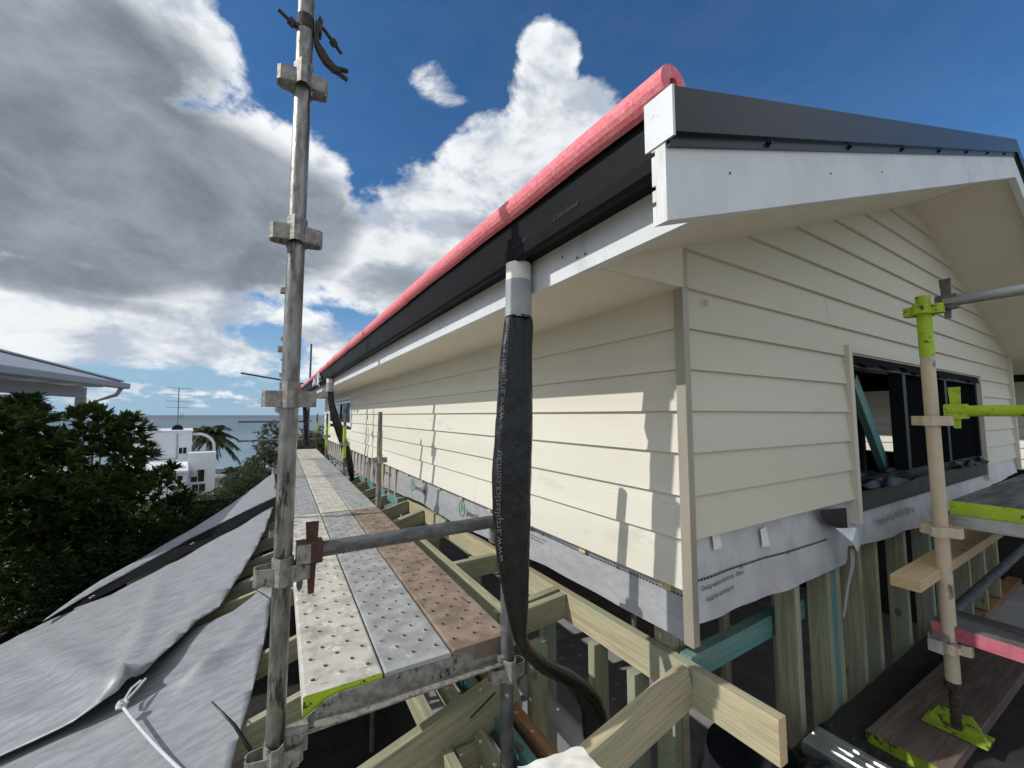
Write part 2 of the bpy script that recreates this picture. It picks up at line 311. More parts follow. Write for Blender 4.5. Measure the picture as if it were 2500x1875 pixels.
class MB:
    """collects shapes for one mesh object"""
    def __init__(s): s.V = []; s.F = []; s.L = []; s.M = []; s.mats = []; s.sm = []
    def mi(s, m):
        if m not in s.mats: s.mats.append(m)
        return s.mats.index(m)
    def add(s, V, F, m, L=None, smooth=False):
        k = len(s.V); s.V += [Vector(v) for v in V]; s.F += [[i + k for i in f] for f in F]
        s.L += (L if L is not None else [tuple(v) for v in V]); s.M += [s.mi(m)] * len(F); s.sm += [smooth] * len(F)
    def box(s, x0, x1, y0, y1, z0, z1, m, bev=0.0):
        s.beam((x0, (y0 + y1) / 2, (z0 + z1) / 2), (x1, (y0 + y1) / 2, (z0 + z1) / 2), abs(y1 - y0), abs(z1 - z0), m, bev=bev)
    def beam(s, p0, p1, wd, ht, m, up=(0, 0, 1), bev=0.002, seed=None, m_end=None):
        p0, p1 = Vector(p0), Vector(p1); d = (p1 - p0); Ln = d.length; d.normalize()
        u = Vector(up); sd_ = d.cross(u)
        if sd_.length < 1e-5: sd_ = d.cross(Vector((1, 0, 0)))
        sd_.normalize(); u = sd_.cross(d)
        ox = rnd.uniform(0, 50) if seed is None else seed
        a, b = wd / 2, ht / 2; e = min(bev, a * .4, b * .4)
        if e > 0: prof = [(-a + e, -b), (a - e, -b), (a, -b + e), (a, b - e), (a - e, b), (-a + e, b), (-a, b - e), (-a, -b + e)]
        else: prof = [(-a, -b), (a, -b), (a, b), (-a, b)]
        n = len(prof); V = []; L = []
        for t, q in ((0, p0), (Ln, p1)):
            for (i, j) in prof: V.append(q + sd_ * i + u * j); L.append((i + ox, j + ox * .37, t + ox * 3.1))
        F = [[i, (i + 1) % n, n + (i + 1) % n, n + i] for i in range(n)]
        s.add(V, F, m, L)
        me_ = m_end or m
        s.add(V[:n], [list(range(n))[::-1]], me_, L[:n]); s.add(V[n:], [list(range(n))], me_, L[n:])
    def tube(s, pts, r, m, seg=16, cap=True, hollow=0.0, seed=None, smooth=True):
        P = [Vector(p) for p in pts]; ox = rnd.uniform(0, 50) if seed is None else seed
        rr = r if isinstance(r, (list, tuple)) else [r] * len(P)
        t0 = (P[1] - P[0]).normalized(); a = t0.cross(Vector((0, 0, 1)))
        if a.length < 1e-3: a = Vector((1, 0, 0))
        a.normalize(); V = []; L = []; ln = 0
        for i, p in enumerate(P):
            t = (P[min(i + 1, len(P) - 1)] - P[max(i - 1, 0)]).normalized()
            a = (a - t * a.dot(t)).normalized(); b = t.cross(a)
            if i: ln += (P[i] - P[i - 1]).length
            for k in range(seg):
                th = 2 * math.pi * k / seg; c, q = math.cos(th), math.sin(th)
                V.append(p + (a * c + b * q) * rr[i]); L.append((ox + c * rr[i], ox + q * rr[i], ox * 2 + ln))
        F = [[i * seg + k, i * seg + (k + 1) % seg, (i + 1) * seg + (k + 1) % seg, (i + 1) * seg + k] for i in range(len(P) - 1) for k in range(seg)]
        s.add(V, F, m, L, smooth)
        if cap:
            s.add(V[:seg], [list(range(seg))[::-1]], m, L[:seg]); s.add(V[-seg:], [list(range(seg))], m, L[-seg:])
    def strip(s, path, h0, h1, th, m, closed=False):
        """vertical strip following a plan path, from z h0 to h1, thickness th"""
        n = len(path); inner = []
        for i, p in enumerate(path):
            a = Vector(path[max(i - 1, 0)]) if not closed else Vector(path[i - 1]); b = Vector(path[min(i + 1, n - 1)]) if not closed else Vector(path[(i + 1) % n])
            t = (b - a); nn = Vector((-t.y, t.x)).normalized(); inner.append(Vector(p) + nn * th)
        V = []
        for p, q in zip(path, inner):
            V += [(p[0], p[1], h0), (p[0], p[1], h1), (q[0], q[1], h1), (q[0], q[1], h0)]
        F = []
        for i in range(n - 1 + (1 if closed else 0)):
            a, b = i * 4, ((i + 1) % n) * 4
            for k in range(4): F.append([a + k, a + (k + 1) % 4, b + (k + 1) % 4, b + k])
        if not closed: F += [[0, 3, 2, 1], [4 * n - 4, 4 * n - 3, 4 * n - 2, 4 * n - 1]]
        s.add(V, F, m)
    def prism(s, poly, d, m, m_end=None):
        """extrude planar 3D polygon by vector d"""
        P = [Vector(p) for p in poly]; n = len(P); d = Vector(d); V = P + [p + d for p in P]
        s.add(V, [list(range(n))[::-1], list(range(n, 2 * n))], m); s.add(V, [[i, (i + 1) % n, n + (i + 1) % n, n + i] for i in range(n)], m_end or m)
    def done(s, name, parent=None):
        me = bpy.data.meshes.new(name); me.from_pydata([tuple(v) for v in s.V], [], s.F)
        for q in s.mats: me.materials.append(MATS[q])
        me.polygons.foreach_set('material_index', s.M); me.polygons.foreach_set('use_smooth', s.sm)
        a = me.attributes.new('lc', 'FLOAT_VECTOR', 'POINT'); a.data.foreach_set('vector', [c for p in s.L for c in p])
        bm = bmesh.new(); bm.from_mesh(me); bmesh.ops.recalc_face_normals(bm, faces=bm.faces); bm.to_mesh(me); bm.free()
        me.update()
        return link(bpy.data.objects.new(name, me), parent)
def one(name, fn, parent=None):
    b = MB(); fn(b); return b.done(name, parent)
def beam(name, p0, p1, wd, ht, m, parent=None, **kw): return one(name, lambda b: b.beam(p0, p1, wd, ht, m, **kw), parent)
def tube(name, pts, r, m, parent=None, **kw): return one(name, lambda b: b.tube(pts, r, m, **kw), parent)
def box(name, x0, x1, y0, y1, z0, z1, m, parent=None, bev=.002): return one(name, lambda b: b.box(x0, x1, y0, y1, z0, z1, m, bev), parent)
def text_geo(txt, size, shear=0):
    cu = bpy.data.curves.new('t', 'FONT'); cu.body = txt; cu.size = size; cu.resolution_u = 3; cu.shear = shear
    o = bpy.data.objects.new('t', cu); C.objects.link(o)
    dg = bpy.context.evaluated_depsgraph_get(); dg.update()
    me = bpy.data.meshes.new_from_object(o.evaluated_get(dg))
    V = [v.co.copy() for v in me.vertices]; F = [list(p.vertices) for p in me.polygons]
    bpy.data.objects.remove(o); bpy.data.meshes.remove(me); bpy.data.curves.remove(cu)
    return V, F
def lettering(name, txt, size, fn, m, parent, shear=0, sx_=1.0):
    V, F = text_geo(txt, size, shear)
    return obj(name, [fn(v.x * sx_, v.y) for v in V], F, m, parent)
def tess(V, F, maxlen):
    bm = bmesh.new(); vs = [bm.verts.new(v) for v in V]
    for f in F: bm.faces.new([vs[i] for i in f])
    for _ in range(3):
        es = [e for e in bm.edges if e.calc_length() > maxlen]
        if not es: break
        bmesh.ops.subdivide_edges(bm, edges=es, cuts=1)
    bmesh.ops.triangulate(bm, faces=bm.faces)
    bm.verts.index_update(); out = [v.co.copy() for v in bm.verts], [[v.index for v in f.verts] for f in bm.faces]
    bm.free(); return out
def nz(x, y, z): return mnoise.noise(Vector((x, y, z)))

# ================================================================== SETTING
def ground():
    prof = [(-30, -4.2), (0, -4.2), (8, -4.3), (20, -5.0), (34, -6.3), (44, -7.4), (58, -8.8), (66, -9.55), (78, -9.6), (84, -10.2), (92, -11.4), (110, -13.0)]
    xs = [-400, -120, -60, -40, -30, -22, -16, -11, -7, -3, 0, 4, 9, 16, 25, 40, 60, 120, 400]
    ys = np.concatenate([np.arange(-30, 96, 2.0), [100, 110]])
    V = []; F = []
    for y in ys:
        for x in xs:
            z = np.interp(y, [p[0] for p in prof], [p[1] for p in prof])
            V.append((x, y, z + (.12 * nz(x * .2, y * .2, 0) if y < 60 else 0)))
    n = len(xs)
    F = [[j * n + i, j * n + i + 1, (j + 1) * n + i + 1, (j + 1) * n + i] for j in range(len(ys) - 1) for i in range(n - 1)]
    tag(obj('ground', V, F, 'earth', smooth=True), kind='structure')
    # sea and road
    tag(obj('sea', [(-60000, 86, -11), (60000, 86, -11), (60000, 90000, -11), (-60000, 90000, -11)], [[0, 1, 2, 3]], 'sea_water'), kind='structure')
    def ribbon(name, y0, y1, dz, m):
        V = []; F = []; pf = lambda y: np.interp(y, [p[0] for p in prof], [p[1] for p in prof])
        for i, y in enumerate(np.linspace(y0, y1, 8)):
            V += [(-120, y, pf(y) + dz), (60, y, pf(y) + dz)]
            if i: F.append([2 * i - 2, 2 * i - 1, 2 * i + 1, 2 * i])
        tag(obj(name, V, F, m), kind='structure')
    ribbon('road', 66.5, 77, .02, 'asphalt'); ribbon('brick_verge', 61, 66, .03, 'brick_red'); ribbon('beach', 80, 92, .03, 'sand')
    box('kerb', -120, 60, 66, 66.5, -9.7, -9.38, 'trim_pale'); tag(bpy.data.objects['kerb'], kind='structure')
ground()

# ================================================================== HOUSE
HX, GY, FY, RX = 1.255, .904, 11.84, 3.92
HXR = 2 * RX - HX; SL = .341
EAVE = .455
house = thing('weatherboard_house', 'cream weatherboard upper storey with dark gutter and white barge, under construction', 'house', (1.3, .95, -.8))
def rakeX(z): return max(HX + .02, .863 + (z - .47) / SL)
ROWS = [-.434 + .15 * i for i in range(13)]
def long_board(zb, zt, y0, y1):
    pr = [(HX, zb), (HX + .016, zb), (HX + .03, zt), (HX + .018, zt)]
    V = [(x, y0, z) for x, z in pr] + [(x, y1, z) for x, z in pr]
    obj('weatherboard', V, [[0, 1, 2, 3], [7, 6, 5, 4]] + [[i, i + 4, (i + 1) % 4 + 4, (i + 1) % 4] for i in range(4)], 'board_cream', house)
LWIN = (7.72, 10.6, -.14, .285)   # long wall window: y0 y1 z0 z1
def long_wall():
    rows = [(-.607, -.420)] + [(z, min(z + .165, EAVE + .02)) for z in ROWS if z < EAVE - .05]
    for i, (zb, zt) in enumerate(rows):
        cuts = [GY + .02]; y = 2.6 + (i * 1.7) % 4.2
        while y < FY - .5: cuts.append(y); y += 4.2
        cuts.append(FY)
        inwin = zb < LWIN[3] + .02 and zt > LWIN[2] - .05
        for a, b in zip(cuts[:-1], cuts[1:]):
            if inwin and b > LWIN[0] - .05 and a < LWIN[1] + .05:
                if a < LWIN[0] - .1: long_board(zb, zt, a + .001, LWIN[0] - .03)
                if b > LWIN[1] + .1: long_board(zb, zt, LWIN[1] + .03, b - .001)
            else: long_board(zb, zt, a + .001, b - .001)
    # backing wall with the window opening
    def bk(b):
        X0, X1 = HX + .065, HX + .15
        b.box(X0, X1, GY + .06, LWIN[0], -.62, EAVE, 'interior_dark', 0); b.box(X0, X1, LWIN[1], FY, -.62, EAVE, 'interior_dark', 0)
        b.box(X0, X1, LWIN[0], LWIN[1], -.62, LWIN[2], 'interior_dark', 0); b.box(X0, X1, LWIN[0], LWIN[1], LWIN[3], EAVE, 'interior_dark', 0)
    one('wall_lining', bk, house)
    # vertical battens behind the boards
    y = GY + .13
    while y < FY:
        zb = -.645 if y < 4.6 else -1.0
        box('batten', HX + .032, HX + .058, y - .022, y + .022, zb, -.5, 'pine_raw' if y < 4.6 else 'batten_brown', house)
        y += .47 if y < 4.6 else .30
    # window on long wall
    w_ = box('window', HX + .03, HX + .05, LWIN[0] + .06, LWIN[1] - .06, LWIN[2] + .05, LWIN[3] - .05, 'glass_dark', house)
    def fr(b):
        for (a, c, z0, z1) in ((LWIN[0], LWIN[0] + .06, LWIN[2], LWIN[3]), (LWIN[1] - .06, LWIN[1], LWIN[2], LWIN[3])): b.box(HX + .01, HX + .06, a, c, z0, z1, 'sash_black')
        for z0, z1 in ((LWIN[2], LWIN[2] + .05), (LWIN[3] - .05, LWIN[3])): b.box(HX + .012, HX + .058, LWIN[0] + .06, LWIN[1] - .06, z0, z1, 'sash_black')
        b.box(HX + .012, HX + .058, 9.1, 9.15, LWIN[2] + .05, LWIN[3] - .05, 'sash_black')
    one('window_frame', fr, w_)
    for a, c, z0, z1 in ((LWIN[0] - .06, LWIN[0], -.22, LWIN[3] + .06), (LWIN[1], LWIN[1] + .06, -.22, LWIN[3] + .06), (LWIN[0], LWIN[1], LWIN[3], LWIN[3] + .058), (LWIN[0], LWIN[1], -.20, LWIN[2])):
        box('window_trim', HX - .015, HX + .03, a, c, z0, z1, 'primed_white', w_)
    one('plastic_film', lambda b: b.box(HX - .004, HX + .008, LWIN[0] + .02, LWIN[1] - .3, LWIN[3] - .06, LWIN[3] - .015, 'clear_plastic'), w_)
long_wall()
GWIN = (2.66, 5.30, -.42, .335)
def gable_board(zb, zt, x0=None, x1=None):
    zap = .47 + SL * (RX - .863)
    zt = min(zt, zap - .002)
    L = [(rakeX(zb), zb)]; kink = .47 + SL * (HX + .02 - .863)
    if zb < kink < zt: L.append((HX + .02, kink))
    L.append((rakeX(zt), zt))
    Rr = [(2 * RX - x, z) for x, z in L][::-1]
    poly = L + Rr
    if x0 is not None: poly = [(x0, zb), (x0, zt), (x1, zt), (x1, zb)]
    yo = lambda z: GY + (z - zb) / .165 * .018
    n = len(poly); V = [(x, yo(z), z) for x, z in poly] + [(x, yo(z) + .014, z) for x, z in poly]
    F = [list(range(n)), list(range(2 * n - 1, n - 1, -1))] + [[i, i + n, (i + 1) % n + n, (i + 1) % n] for i in range(n)]
    obj('weatherboard', V, F, 'board_cream_gable', house)
def gable_wall():
    for i, z in enumerate(ROWS):
        zt = z + .165
        if z < GWIN[3] - .02:
            gable_board(z, zt, HX + .02, GWIN[0] - .02); gable_board(z, zt, GWIN[1] + .02, HXR - .02)
        elif i == 6:
            gable_board(z, zt, HX + .02, 2.45); gable_board(z, zt, 2.453, HXR - .02)
        else: gable_board(z, zt)
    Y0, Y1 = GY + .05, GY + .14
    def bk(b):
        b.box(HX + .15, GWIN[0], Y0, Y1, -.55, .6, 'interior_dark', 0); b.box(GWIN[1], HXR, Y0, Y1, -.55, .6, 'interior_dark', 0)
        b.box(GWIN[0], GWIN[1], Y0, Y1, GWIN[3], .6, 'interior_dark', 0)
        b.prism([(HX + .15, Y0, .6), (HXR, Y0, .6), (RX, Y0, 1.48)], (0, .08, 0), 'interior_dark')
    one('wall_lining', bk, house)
    wn = box('window', GWIN[0] + .015, GWIN[1] - .015, GY + .035, GY + .06, GWIN[2] + .02, GWIN[2] + .07, 'sash_black', house)
    def fr(b):
        for x in (GWIN[0] + .02, 3.52, 4.40, GWIN[1] - .02): b.box(x - .028, x + .028, GY + .015, GY + .085, GWIN[2] + .07, GWIN[3] - .07, 'sash_black')
        b.box(GWIN[0] + .01, GWIN[1] - .01, GY + .012, GY + .088, GWIN[3] - .07, GWIN[3] - .004, 'sash_black')
        b.box(GWIN[0] - .01, GWIN[1] + .01, GY - .005, GY + .09, GWIN[2] - .085, GWIN[2] + .018, 'sill_dark')
    one('window_frame', fr, wn)
    for x0, x1 in ((3.52, 4.40), (4.40, 5.28)): box('pane', x0 + .03, x1 - .03, GY + .045, GY + .051, GWIN[2] + .07, GWIN[3] - .07, 'glass_house', wn, bev=0)
    for a in ((GWIN[0] - .042, GWIN[0], -.56, GWIN[3] + .04), (GWIN[1], GWIN[1] + .042, -.56, GWIN[3] + .04)):
        box('window_trim', a[0], a[1], GY - .014, GY + .045, a[2], a[3], 'board_cream_gable', wn)
    box('window_trim', GWIN[0], GWIN[1], GY - .012, GY + .04, GWIN[3], GWIN[3] + .04, 'board_cream_gable', wn)
    # wrinkled black film hanging in the window head and sill
    def film(b, x0, x1, z, h, sd, m='sash_black'):
        V = []; n = 40
        for i in range(n + 1):
            x = x0 + (x1 - x0) * i / n
            for k in range(3): V.append((x, GY - .004 + .006 * nz(x * 5, k * 3, sd) - k * .002, z - h * k / 2 * (1 + .8 * nz(x * 6, sd, 0))))
        b.add(V, [[3 * i + k, 3 * i + k + 1, 3 * i + k + 4, 3 * i + k + 3] for i in range(n) for k in range(2)], 'tarp_black')
    one('plastic_film', lambda b: film(b, GWIN[0] + .02, GWIN[1] - .02, GWIN[3] - .01, .045, 2), wn)
    def sill(b):
        for x0, x1, sd in seg:
            V = []; n = 16; m = 6
            for i in range(n + 1):
                for k in range(m + 1):
                    x = x0 + (x1 - x0) * i / n; V.append((x, GY - .04 + .022 * k, GWIN[2] + .03 + .05 * k / m + .03 * nz(x * 6, k * .7, sd)))
            b.add(V, [[i * (m + 1) + k, i * (m + 1) + k + 1, (i + 1) * (m + 1) + k + 1, (i + 1) * (m + 1) + k] for i in range(n) for k in range(m)], 'film_black')
    for seg in (((GWIN[0] + .05, 3.48, 1),), ((4.45, GWIN[1] - .05, 5),)): one('plastic_film', sill, wn)
    # corner post and far corner
    def cp(b):
        b.box(HX - .012, HX + .020, GY - .014, GY + .024, -.778, EAVE + .002, 'alu_post', .002)
        b.box(HX + .001, HX + .021, GY - .0135, GY - .002, EAVE + .002, .605, 'alu_post', .002)
    one('corner_post', cp, house)
    box('corner_post', HXR - .02, HXR + .022, GY - .02, GY + .04, -.55, .6, 'board_cream_gable', house)
gable_wall()
def roof():
    Y1 = 12.3
    fa = box('fascia', .80, .83, .47, Y1, .438, .61, 'primed_white', house)
    # flat soffit in sheets
    y = GY + .004
    for L in (2.35, 2.4, 2.4, 2.4, 3):
        box('soffit_panel', .832, HX + .03, y, min(y + L - .004, Y1), EAVE, EAVE + .008, 'soffit_cream', house, bev=.001); y += L
    one('soffit_return', lambda b: b.prism([(.832, GY - .012, EAVE + .001), (HX + .003, GY - .012, EAVE + .001), (HX + .003, GY - .012, .606), (.863, GY - .012, .472), (.832, GY - .012, .461)], (0, .014, 0), 'soffit_cream'), house)
    zf = lambda X: .47 + SL * (X - .863)
    for sgn, m in ((1, 0), (-1, 1)):
        fx = (lambda X: X) if m == 0 else (lambda X: 2 * RX - X)
        cuts = [.815, 2.95, RX]
        for a, b_ in zip(cuts[:-1], cuts[1:]):
            P = [(fx(a), .47, zf(a)), (fx(b_ - .003), .47, zf(b_ - .003)), (fx(b_ - .003), GY + .03, zf(b_ - .003)), (fx(a), GY + .03, zf(a))]
            one('raked_soffit', lambda b: b.prism(P, (0, 0, .008), 'soffit_cream'), house)
        # barge board: grooved profile swept up the rake
        pr = [(.44, 0), (.44, .16), (.47, .16), (.47, .14), (.462, .14), (.462, .13), (.47, .13), (.47, .075), (.462, .075), (.462, .066), (.47, .066), (.47, .045), (.462, .045), (.462, .036), (.47, .036), (.47, 0)]
        zb = lambda X: .338 + SL * (X - .58)
        n = len(pr); V = [(fx(.58), y_, zb(.58) + h) for y_, h in pr] + [(fx(RX), y_, zb(RX) + h) for y_, h in pr]
        bb = one('barge_board', lambda b: (b.add(V, [[i, (i + 1) % n, n + (i + 1) % n, n + i] for i in range(n)], 'primed_white'), b.add(V, [list(range(n)), list(range(2 * n - 1, n - 1, -1))], 'end_grain_white')), house)
        def nails(b):
            for px, py in ((1782, 423), (2028, 424), (2153, 420)):
                p = onY(px, py, .4395); q = Vector((fx(p.x), .4395, p.z)); b.tube([q, q + Vector((0, -.0012, 0))], .0024, 'print_black', 8)
        if m == 0: one('nail', nails, bb)
        # dark flashing: lower band with screws, upper capping
        def sw(y0, y1, h0, h1, x0, x1):
            return [(fx(x0), y0, zb(x0) + h0), (fx(x1), y0, zb(x1) + h0), (fx(x1), y0, zb(x1) + h1), (fx(x0), y0, zb(x0) + h1)], (0, y1 - y0, 0)
        def fl(b):
            b.prism(*sw(.433, .4395, .132, .160, .584, RX), 'flashing_dark'); b.prism(*sw(.422, .480, .153, .237, .584, RX), 'flashing_dark')
        fo = one('barge_flashing', fl, house)
        for k in range(8):
            X = .92 + k * .44
            def sc(b):
                p = Vector((fx(X), .433, zb(X) + .143)); b.tube([p, p + Vector((0, -.004, 0))], .007, 'flashing_dark', 6); b.tube([p + Vector((0, -.004, 0)), p + Vector((0, -.009, 0))], .0042, 'flashing_dark', 6)
            one('screw', sc, fo)
        one('barge_end_cap', lambda b: b.prism(*sw(.4205, .4815, .145, .2385, .577, .5835), 'primed_white'), house)
        # roof sheet
        P = [(fx(.73), .482, .60), (fx(RX), .482, .60 + SL * (RX - .73)), (fx(RX), Y1, .60 + SL * (RX - .73)), (fx(.73), Y1, .60)]
        one('roof_sheet', lambda b: b.prism(P, (0, 0, .012), 'roof_dark'), house)
    # gutter
    pr = [(.799, .67), (.799, .555), (.748, .552), (.738, .538), (.722, .536), (.713, .545), (.709, .575), (.705, .695), (.700, .705), (.706, .714), (.716, .712), (.718, .67)]
    n = len(pr); V = [(x, .545, z) for x, z in pr] + [(x, Y1, z) for x, z in pr]
    g = obj('gutter', V, [list(range(n)), list(range(2 * n - 1, n - 1, -1))] + [[i, i + n, (i + 1) % n + n, (i + 1) % n] for i in range(n)], 'gutter_dark', house)
    for Y in (1.20, 6.5, 11.5):
        one('outlet', lambda b: b.tube([(.752, Y, .62), (.752, Y, .556), (.748, Y, .538)], [.052, .05, .041], 'gutter_dark', 20), g)
    for px, py, s_ in ((1425, 552, .026), (1297, 628, .026)):
        p = onX(px, py, .722)
        lettering('lettering', 'Colorbond', s_, lambda u, v: Vector((.7065 - .0012, p.y + .12 - u, .578 + v * .9)), 'ink_pale', g, shear=.3)
    def mk(b):
        for px, py in ((1373, 628), (1409, 629), (1429, 620), (1085, 790), (890, 853)):
            p = onX(px, py, .7995); b.tube([p, p + Vector((-.001, 0, 0))], .004, 'print_black', 7)
    one('nail', mk, fa)
    # pencilled "172" on the gable board
    p = onY(1705, 745, GY + .01)
    lettering('lettering', '172', .032, lambda u, v: Vector((p.x + u, GY + .0010, p.z + v)), 'pencil', house, shear=.2)
    # back wall, floor and ceiling close the storey
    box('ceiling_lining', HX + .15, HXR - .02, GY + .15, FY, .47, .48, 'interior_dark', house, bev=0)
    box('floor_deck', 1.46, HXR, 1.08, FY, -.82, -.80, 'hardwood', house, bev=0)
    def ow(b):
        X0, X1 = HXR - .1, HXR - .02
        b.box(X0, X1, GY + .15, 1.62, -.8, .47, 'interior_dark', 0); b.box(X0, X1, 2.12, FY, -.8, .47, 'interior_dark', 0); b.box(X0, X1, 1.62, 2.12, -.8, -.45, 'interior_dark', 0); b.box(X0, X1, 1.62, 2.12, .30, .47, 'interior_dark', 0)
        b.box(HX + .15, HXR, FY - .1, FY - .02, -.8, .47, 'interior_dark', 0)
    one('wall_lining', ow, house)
    for x, yy in ((3.1, 1.9), (3.7, 2.9), (4.5, 2.2), (5.2, 1.7), (4.0, 4.0)): box('stud', x, x + .045, yy, yy + .09, -.8, .47, 'pine_green', house)
    beam('brace', onY(2078, 925, 1.03), onY(2166, 1160, 1.06), .04, .09, 'pine_teal', house)
    for i in range(8): # boards of the rear wing seen through the rooms
        z = -.75 + .15 * i
        V = [(8.9, .8, z), (8.92, .8, z + .16), (8.94, .8, z + .16), (8.93, .8, z), (8.9, 4.4, z), (8.92, 4.4, z + .16), (8.94, 4.4, z + .16), (8.93, 4.4, z)]
        obj('weatherboard', V, [[0, 1, 2, 3], [7, 6, 5, 4]] + [[k, k + 4, (k + 1) % 4 + 4, (k + 1) % 4] for k in range(4)], 'board_cream', house)
    box('wall_lining', 8.95, 9.05, .8, 4.4, -4.2, .6, 'interior_dark', house, bev=0)
    box('wing_sun_shade', 7.7, 9.05, .6, 4.6, .56, .60, 'soffit_cream', house, bev=0)  # unseen overhang added to keep the sun off the rear wing boards
roof()
def wraps():
    # long wall wrap; wv gives the surface so that the print lies on it
    def xw(y, z): return HX + .060 - .004 + .006 * nz(y * 2.3, z * 9, 3) - (.012 * max(0, (-.62 - z) / .2))
    def zbot(y): return -.805 - .05 * min(1, max(0, (y - 1.6) / 1.5)) - .10 * min(1, max(0, (y - 4) / 2)) + .012 * nz(y * 3, 0, 1)
    V = []; n = 260; m = 8
    for i in range(n + 1):
        y = GY + .03 + (FY - GY - .1) * i / n
        for k in range(m + 1):
            z = -.56 + (zbot(y) + .56) * k / m; V.append((xw(y, z), y, z))
    wr = obj('building_wrap', V, [[i * (m + 1) + k, i * (m + 1) + k + 1, (i + 1) * (m + 1) + k + 1, (i + 1) * (m + 1) + k] for i in range(n) for k in range(m)], 'wrap_silver', house, smooth=True)
    def pos(y, z): return Vector((xw(y, z) - .0025, y, z))
    for y0 in (2.98, 4.23, 5.48, 6.73):
        yc, zc = y0 - .06, -.722
        def lg(b):
            N = 28
            for ra, rb in ((.062, .052),):
                V = []
                for i in range(N):
                    a = 2 * math.pi * i / N
                    for r_ in (ra, rb): V.append(pos(yc - r_ * .93 * math.cos(a), zc + r_ * math.sin(a)))
                b.add(V, [[2 * i, 2 * i + 1, (2 * i + 3) % (2 * N), (2 * i + 2) % (2 * N)] for i in range(N)], 'print_green')
            V, F = text_geo('JH', .062)
            cx_ = sum(v.x for v in V) / len(V); cy_ = sum(v.y for v in V) / len(V)
            b.add([pos(yc - (v.x - cx_), zc + (v.y - cy_) * 1.25) for v in V], F, 'print_green')
        one('logo', lg, wr)
        lettering('lettering', 'JamesHardie', .066, lambda u, v: pos(yc - .085 - u, zc - .028 + v), 'print_black', wr)
    def dash(b, f, u0, u1, st=.016, ln=.010, h=.0035):
        u = u0
        while u < u1:
            b.add([f(u, -h), f(u + ln, -h), f(u + ln, h), f(u, h)], [[0, 1, 2, 3]], 'print_black'); u += st
    one('print_line', lambda b: dash(b, lambda u, v: pos(2.28 - u, -.652 + v), 0, 1.30), wr)
    for u in (.42, .98): lettering('lettering', 'X', .022, lambda a, v: pos(2.28 - u - a, -.660 + v), 'print_black', wr)
    lettering('lettering', 'Overlap weather barrier min. 150mm', .0135, lambda u, v: pos(2.02 - u, -.684 + v), 'print_black', wr)
    lettering('lettering', 'Install this side facing out', .0135, lambda u, v: pos(1.97 - u, -.700 + v), 'print_black', wr)
    # gable wrap, loose at the bottom
    def yw(x, z):
        k = max(0, (-.42 - z) / .35)
        return GY + .035 - .03 * k + (.008 + .02 * k) * nz(x * 2.6, z * 1.3, 9) + .006 * k * nz(x * 7, z * 2, 4)
    def zb2(x): return np.interp(x, [1.28, 1.75, 2.49, 2.53, 3.2, 3.7, 4.6, 6.4], [-.715, -.735, -.735, -.665, -.70, -.70, -.66, -.58]) + .008 * nz(x * 5, 1, 0)
    V = []; n = 190; m = 16
    for i in range(n + 1):
        x = HX + .028 + (HXR - HX - .06) * i / n
        for k in range(m + 1):
            z = -.38 + (zb2(x) + .38) * k / m
            if GWIN[0] - .02 < x < GWIN[1] + .02: z = -.485 + (zb2(x) + .485) * k / m
            V.append((x, yw(x, z) - (.012 if x > GWIN[0] else 0), z))
    wg = obj('building_wrap', V, [[i * (m + 1) + k, i * (m + 1) + k + 1, (i + 1) * (m + 1) + k + 1, (i + 1) * (m + 1) + k] for i in range(n) for k in range(m)], 'wrap_silver_shade', house, smooth=True)
    def posg(x, z): return Vector((x, yw(x, z) - .004 - (.02 if x > GWIN[0] else 0), z))
    one('print_line', lambda b: dash(b, lambda u, v: posg(1.29 + u, -.580 - .012 * u + v), 0, 1.02, .019, .012, .004), wg)
    for u in (.32, .66): lettering('lettering', 'X', .028, lambda a, v: posg(1.27 + u + a, -.593 - .012 * u + v), 'print_black', wg)
    lettering('lettering', 'Overlap weather barrier min. 150mm', .024, lambda u, v: posg(1.325 + u * .78, -.617 + v), 'print_black', wg)
    lettering('lettering', 'Install this side facing out', .024, lambda u, v: posg(1.345 + u * .78, -.655 + v), 'print_black', wg)
    lettering('lettering', 'HardieWrap Weather Barrier', .062, lambda u, v: posg(2.86 + u * .80, -.60 + v) + Vector((0, -.004, 0)), 'print_dim', wg)
    for px, py in ((1770, 1322), (1887, 1318)):
        p = onY(px, py, GY - .01)
        one('white_tab', lambda b: b.add([posg(p.x - .028, p.z + .038) + Vector((0, -.006, 0)), posg(p.x + .022, p.z + .042) + Vector((0, -.003, 0)), posg(p.x + .02, p.z - .03) + Vector((0, -.012, 0)), posg(p.x - .024, p.z - .035) + Vector((0, -.006, 0))], [[0, 1, 2, 3]], 'paper_white'), wg)
    # torn flap with a hanging strip of sealing tape beside the window
    def flap(b):
        P = [onY(px, py, GY - .05) for px, py in ((2040, 1290), (2085, 1287), (2087, 1330), (2075, 1345), (2055, 1318))]
        b.add([p + Vector((0, -.01 * i, 0)) for i, p in enumerate(P)], [[0, 1, 2, 3, 4]], 'clear_plastic')
        Q = [onY(px, py, GY - .06) for px, py in ((2076, 1340), (2086, 1340), (2087, 1380), (2074, 1430), (2066, 1490), (2061, 1512), (2058, 1500), (2066, 1440), (2077, 1380))]
        b.add(Q, [list(range(len(Q)))], 'wrap_silver')
    one('tape_strip', flap, wg)
    P = [onY(px, py, GY - .012) for px, py in ((2004, 1246), (2066, 1240), (2070, 1290), (2052, 1290), (2020, 1280))]
    one('black_patch', lambda b: b.prism(P, (0, .005, 0), 'plastic_black'), wg)
wraps()

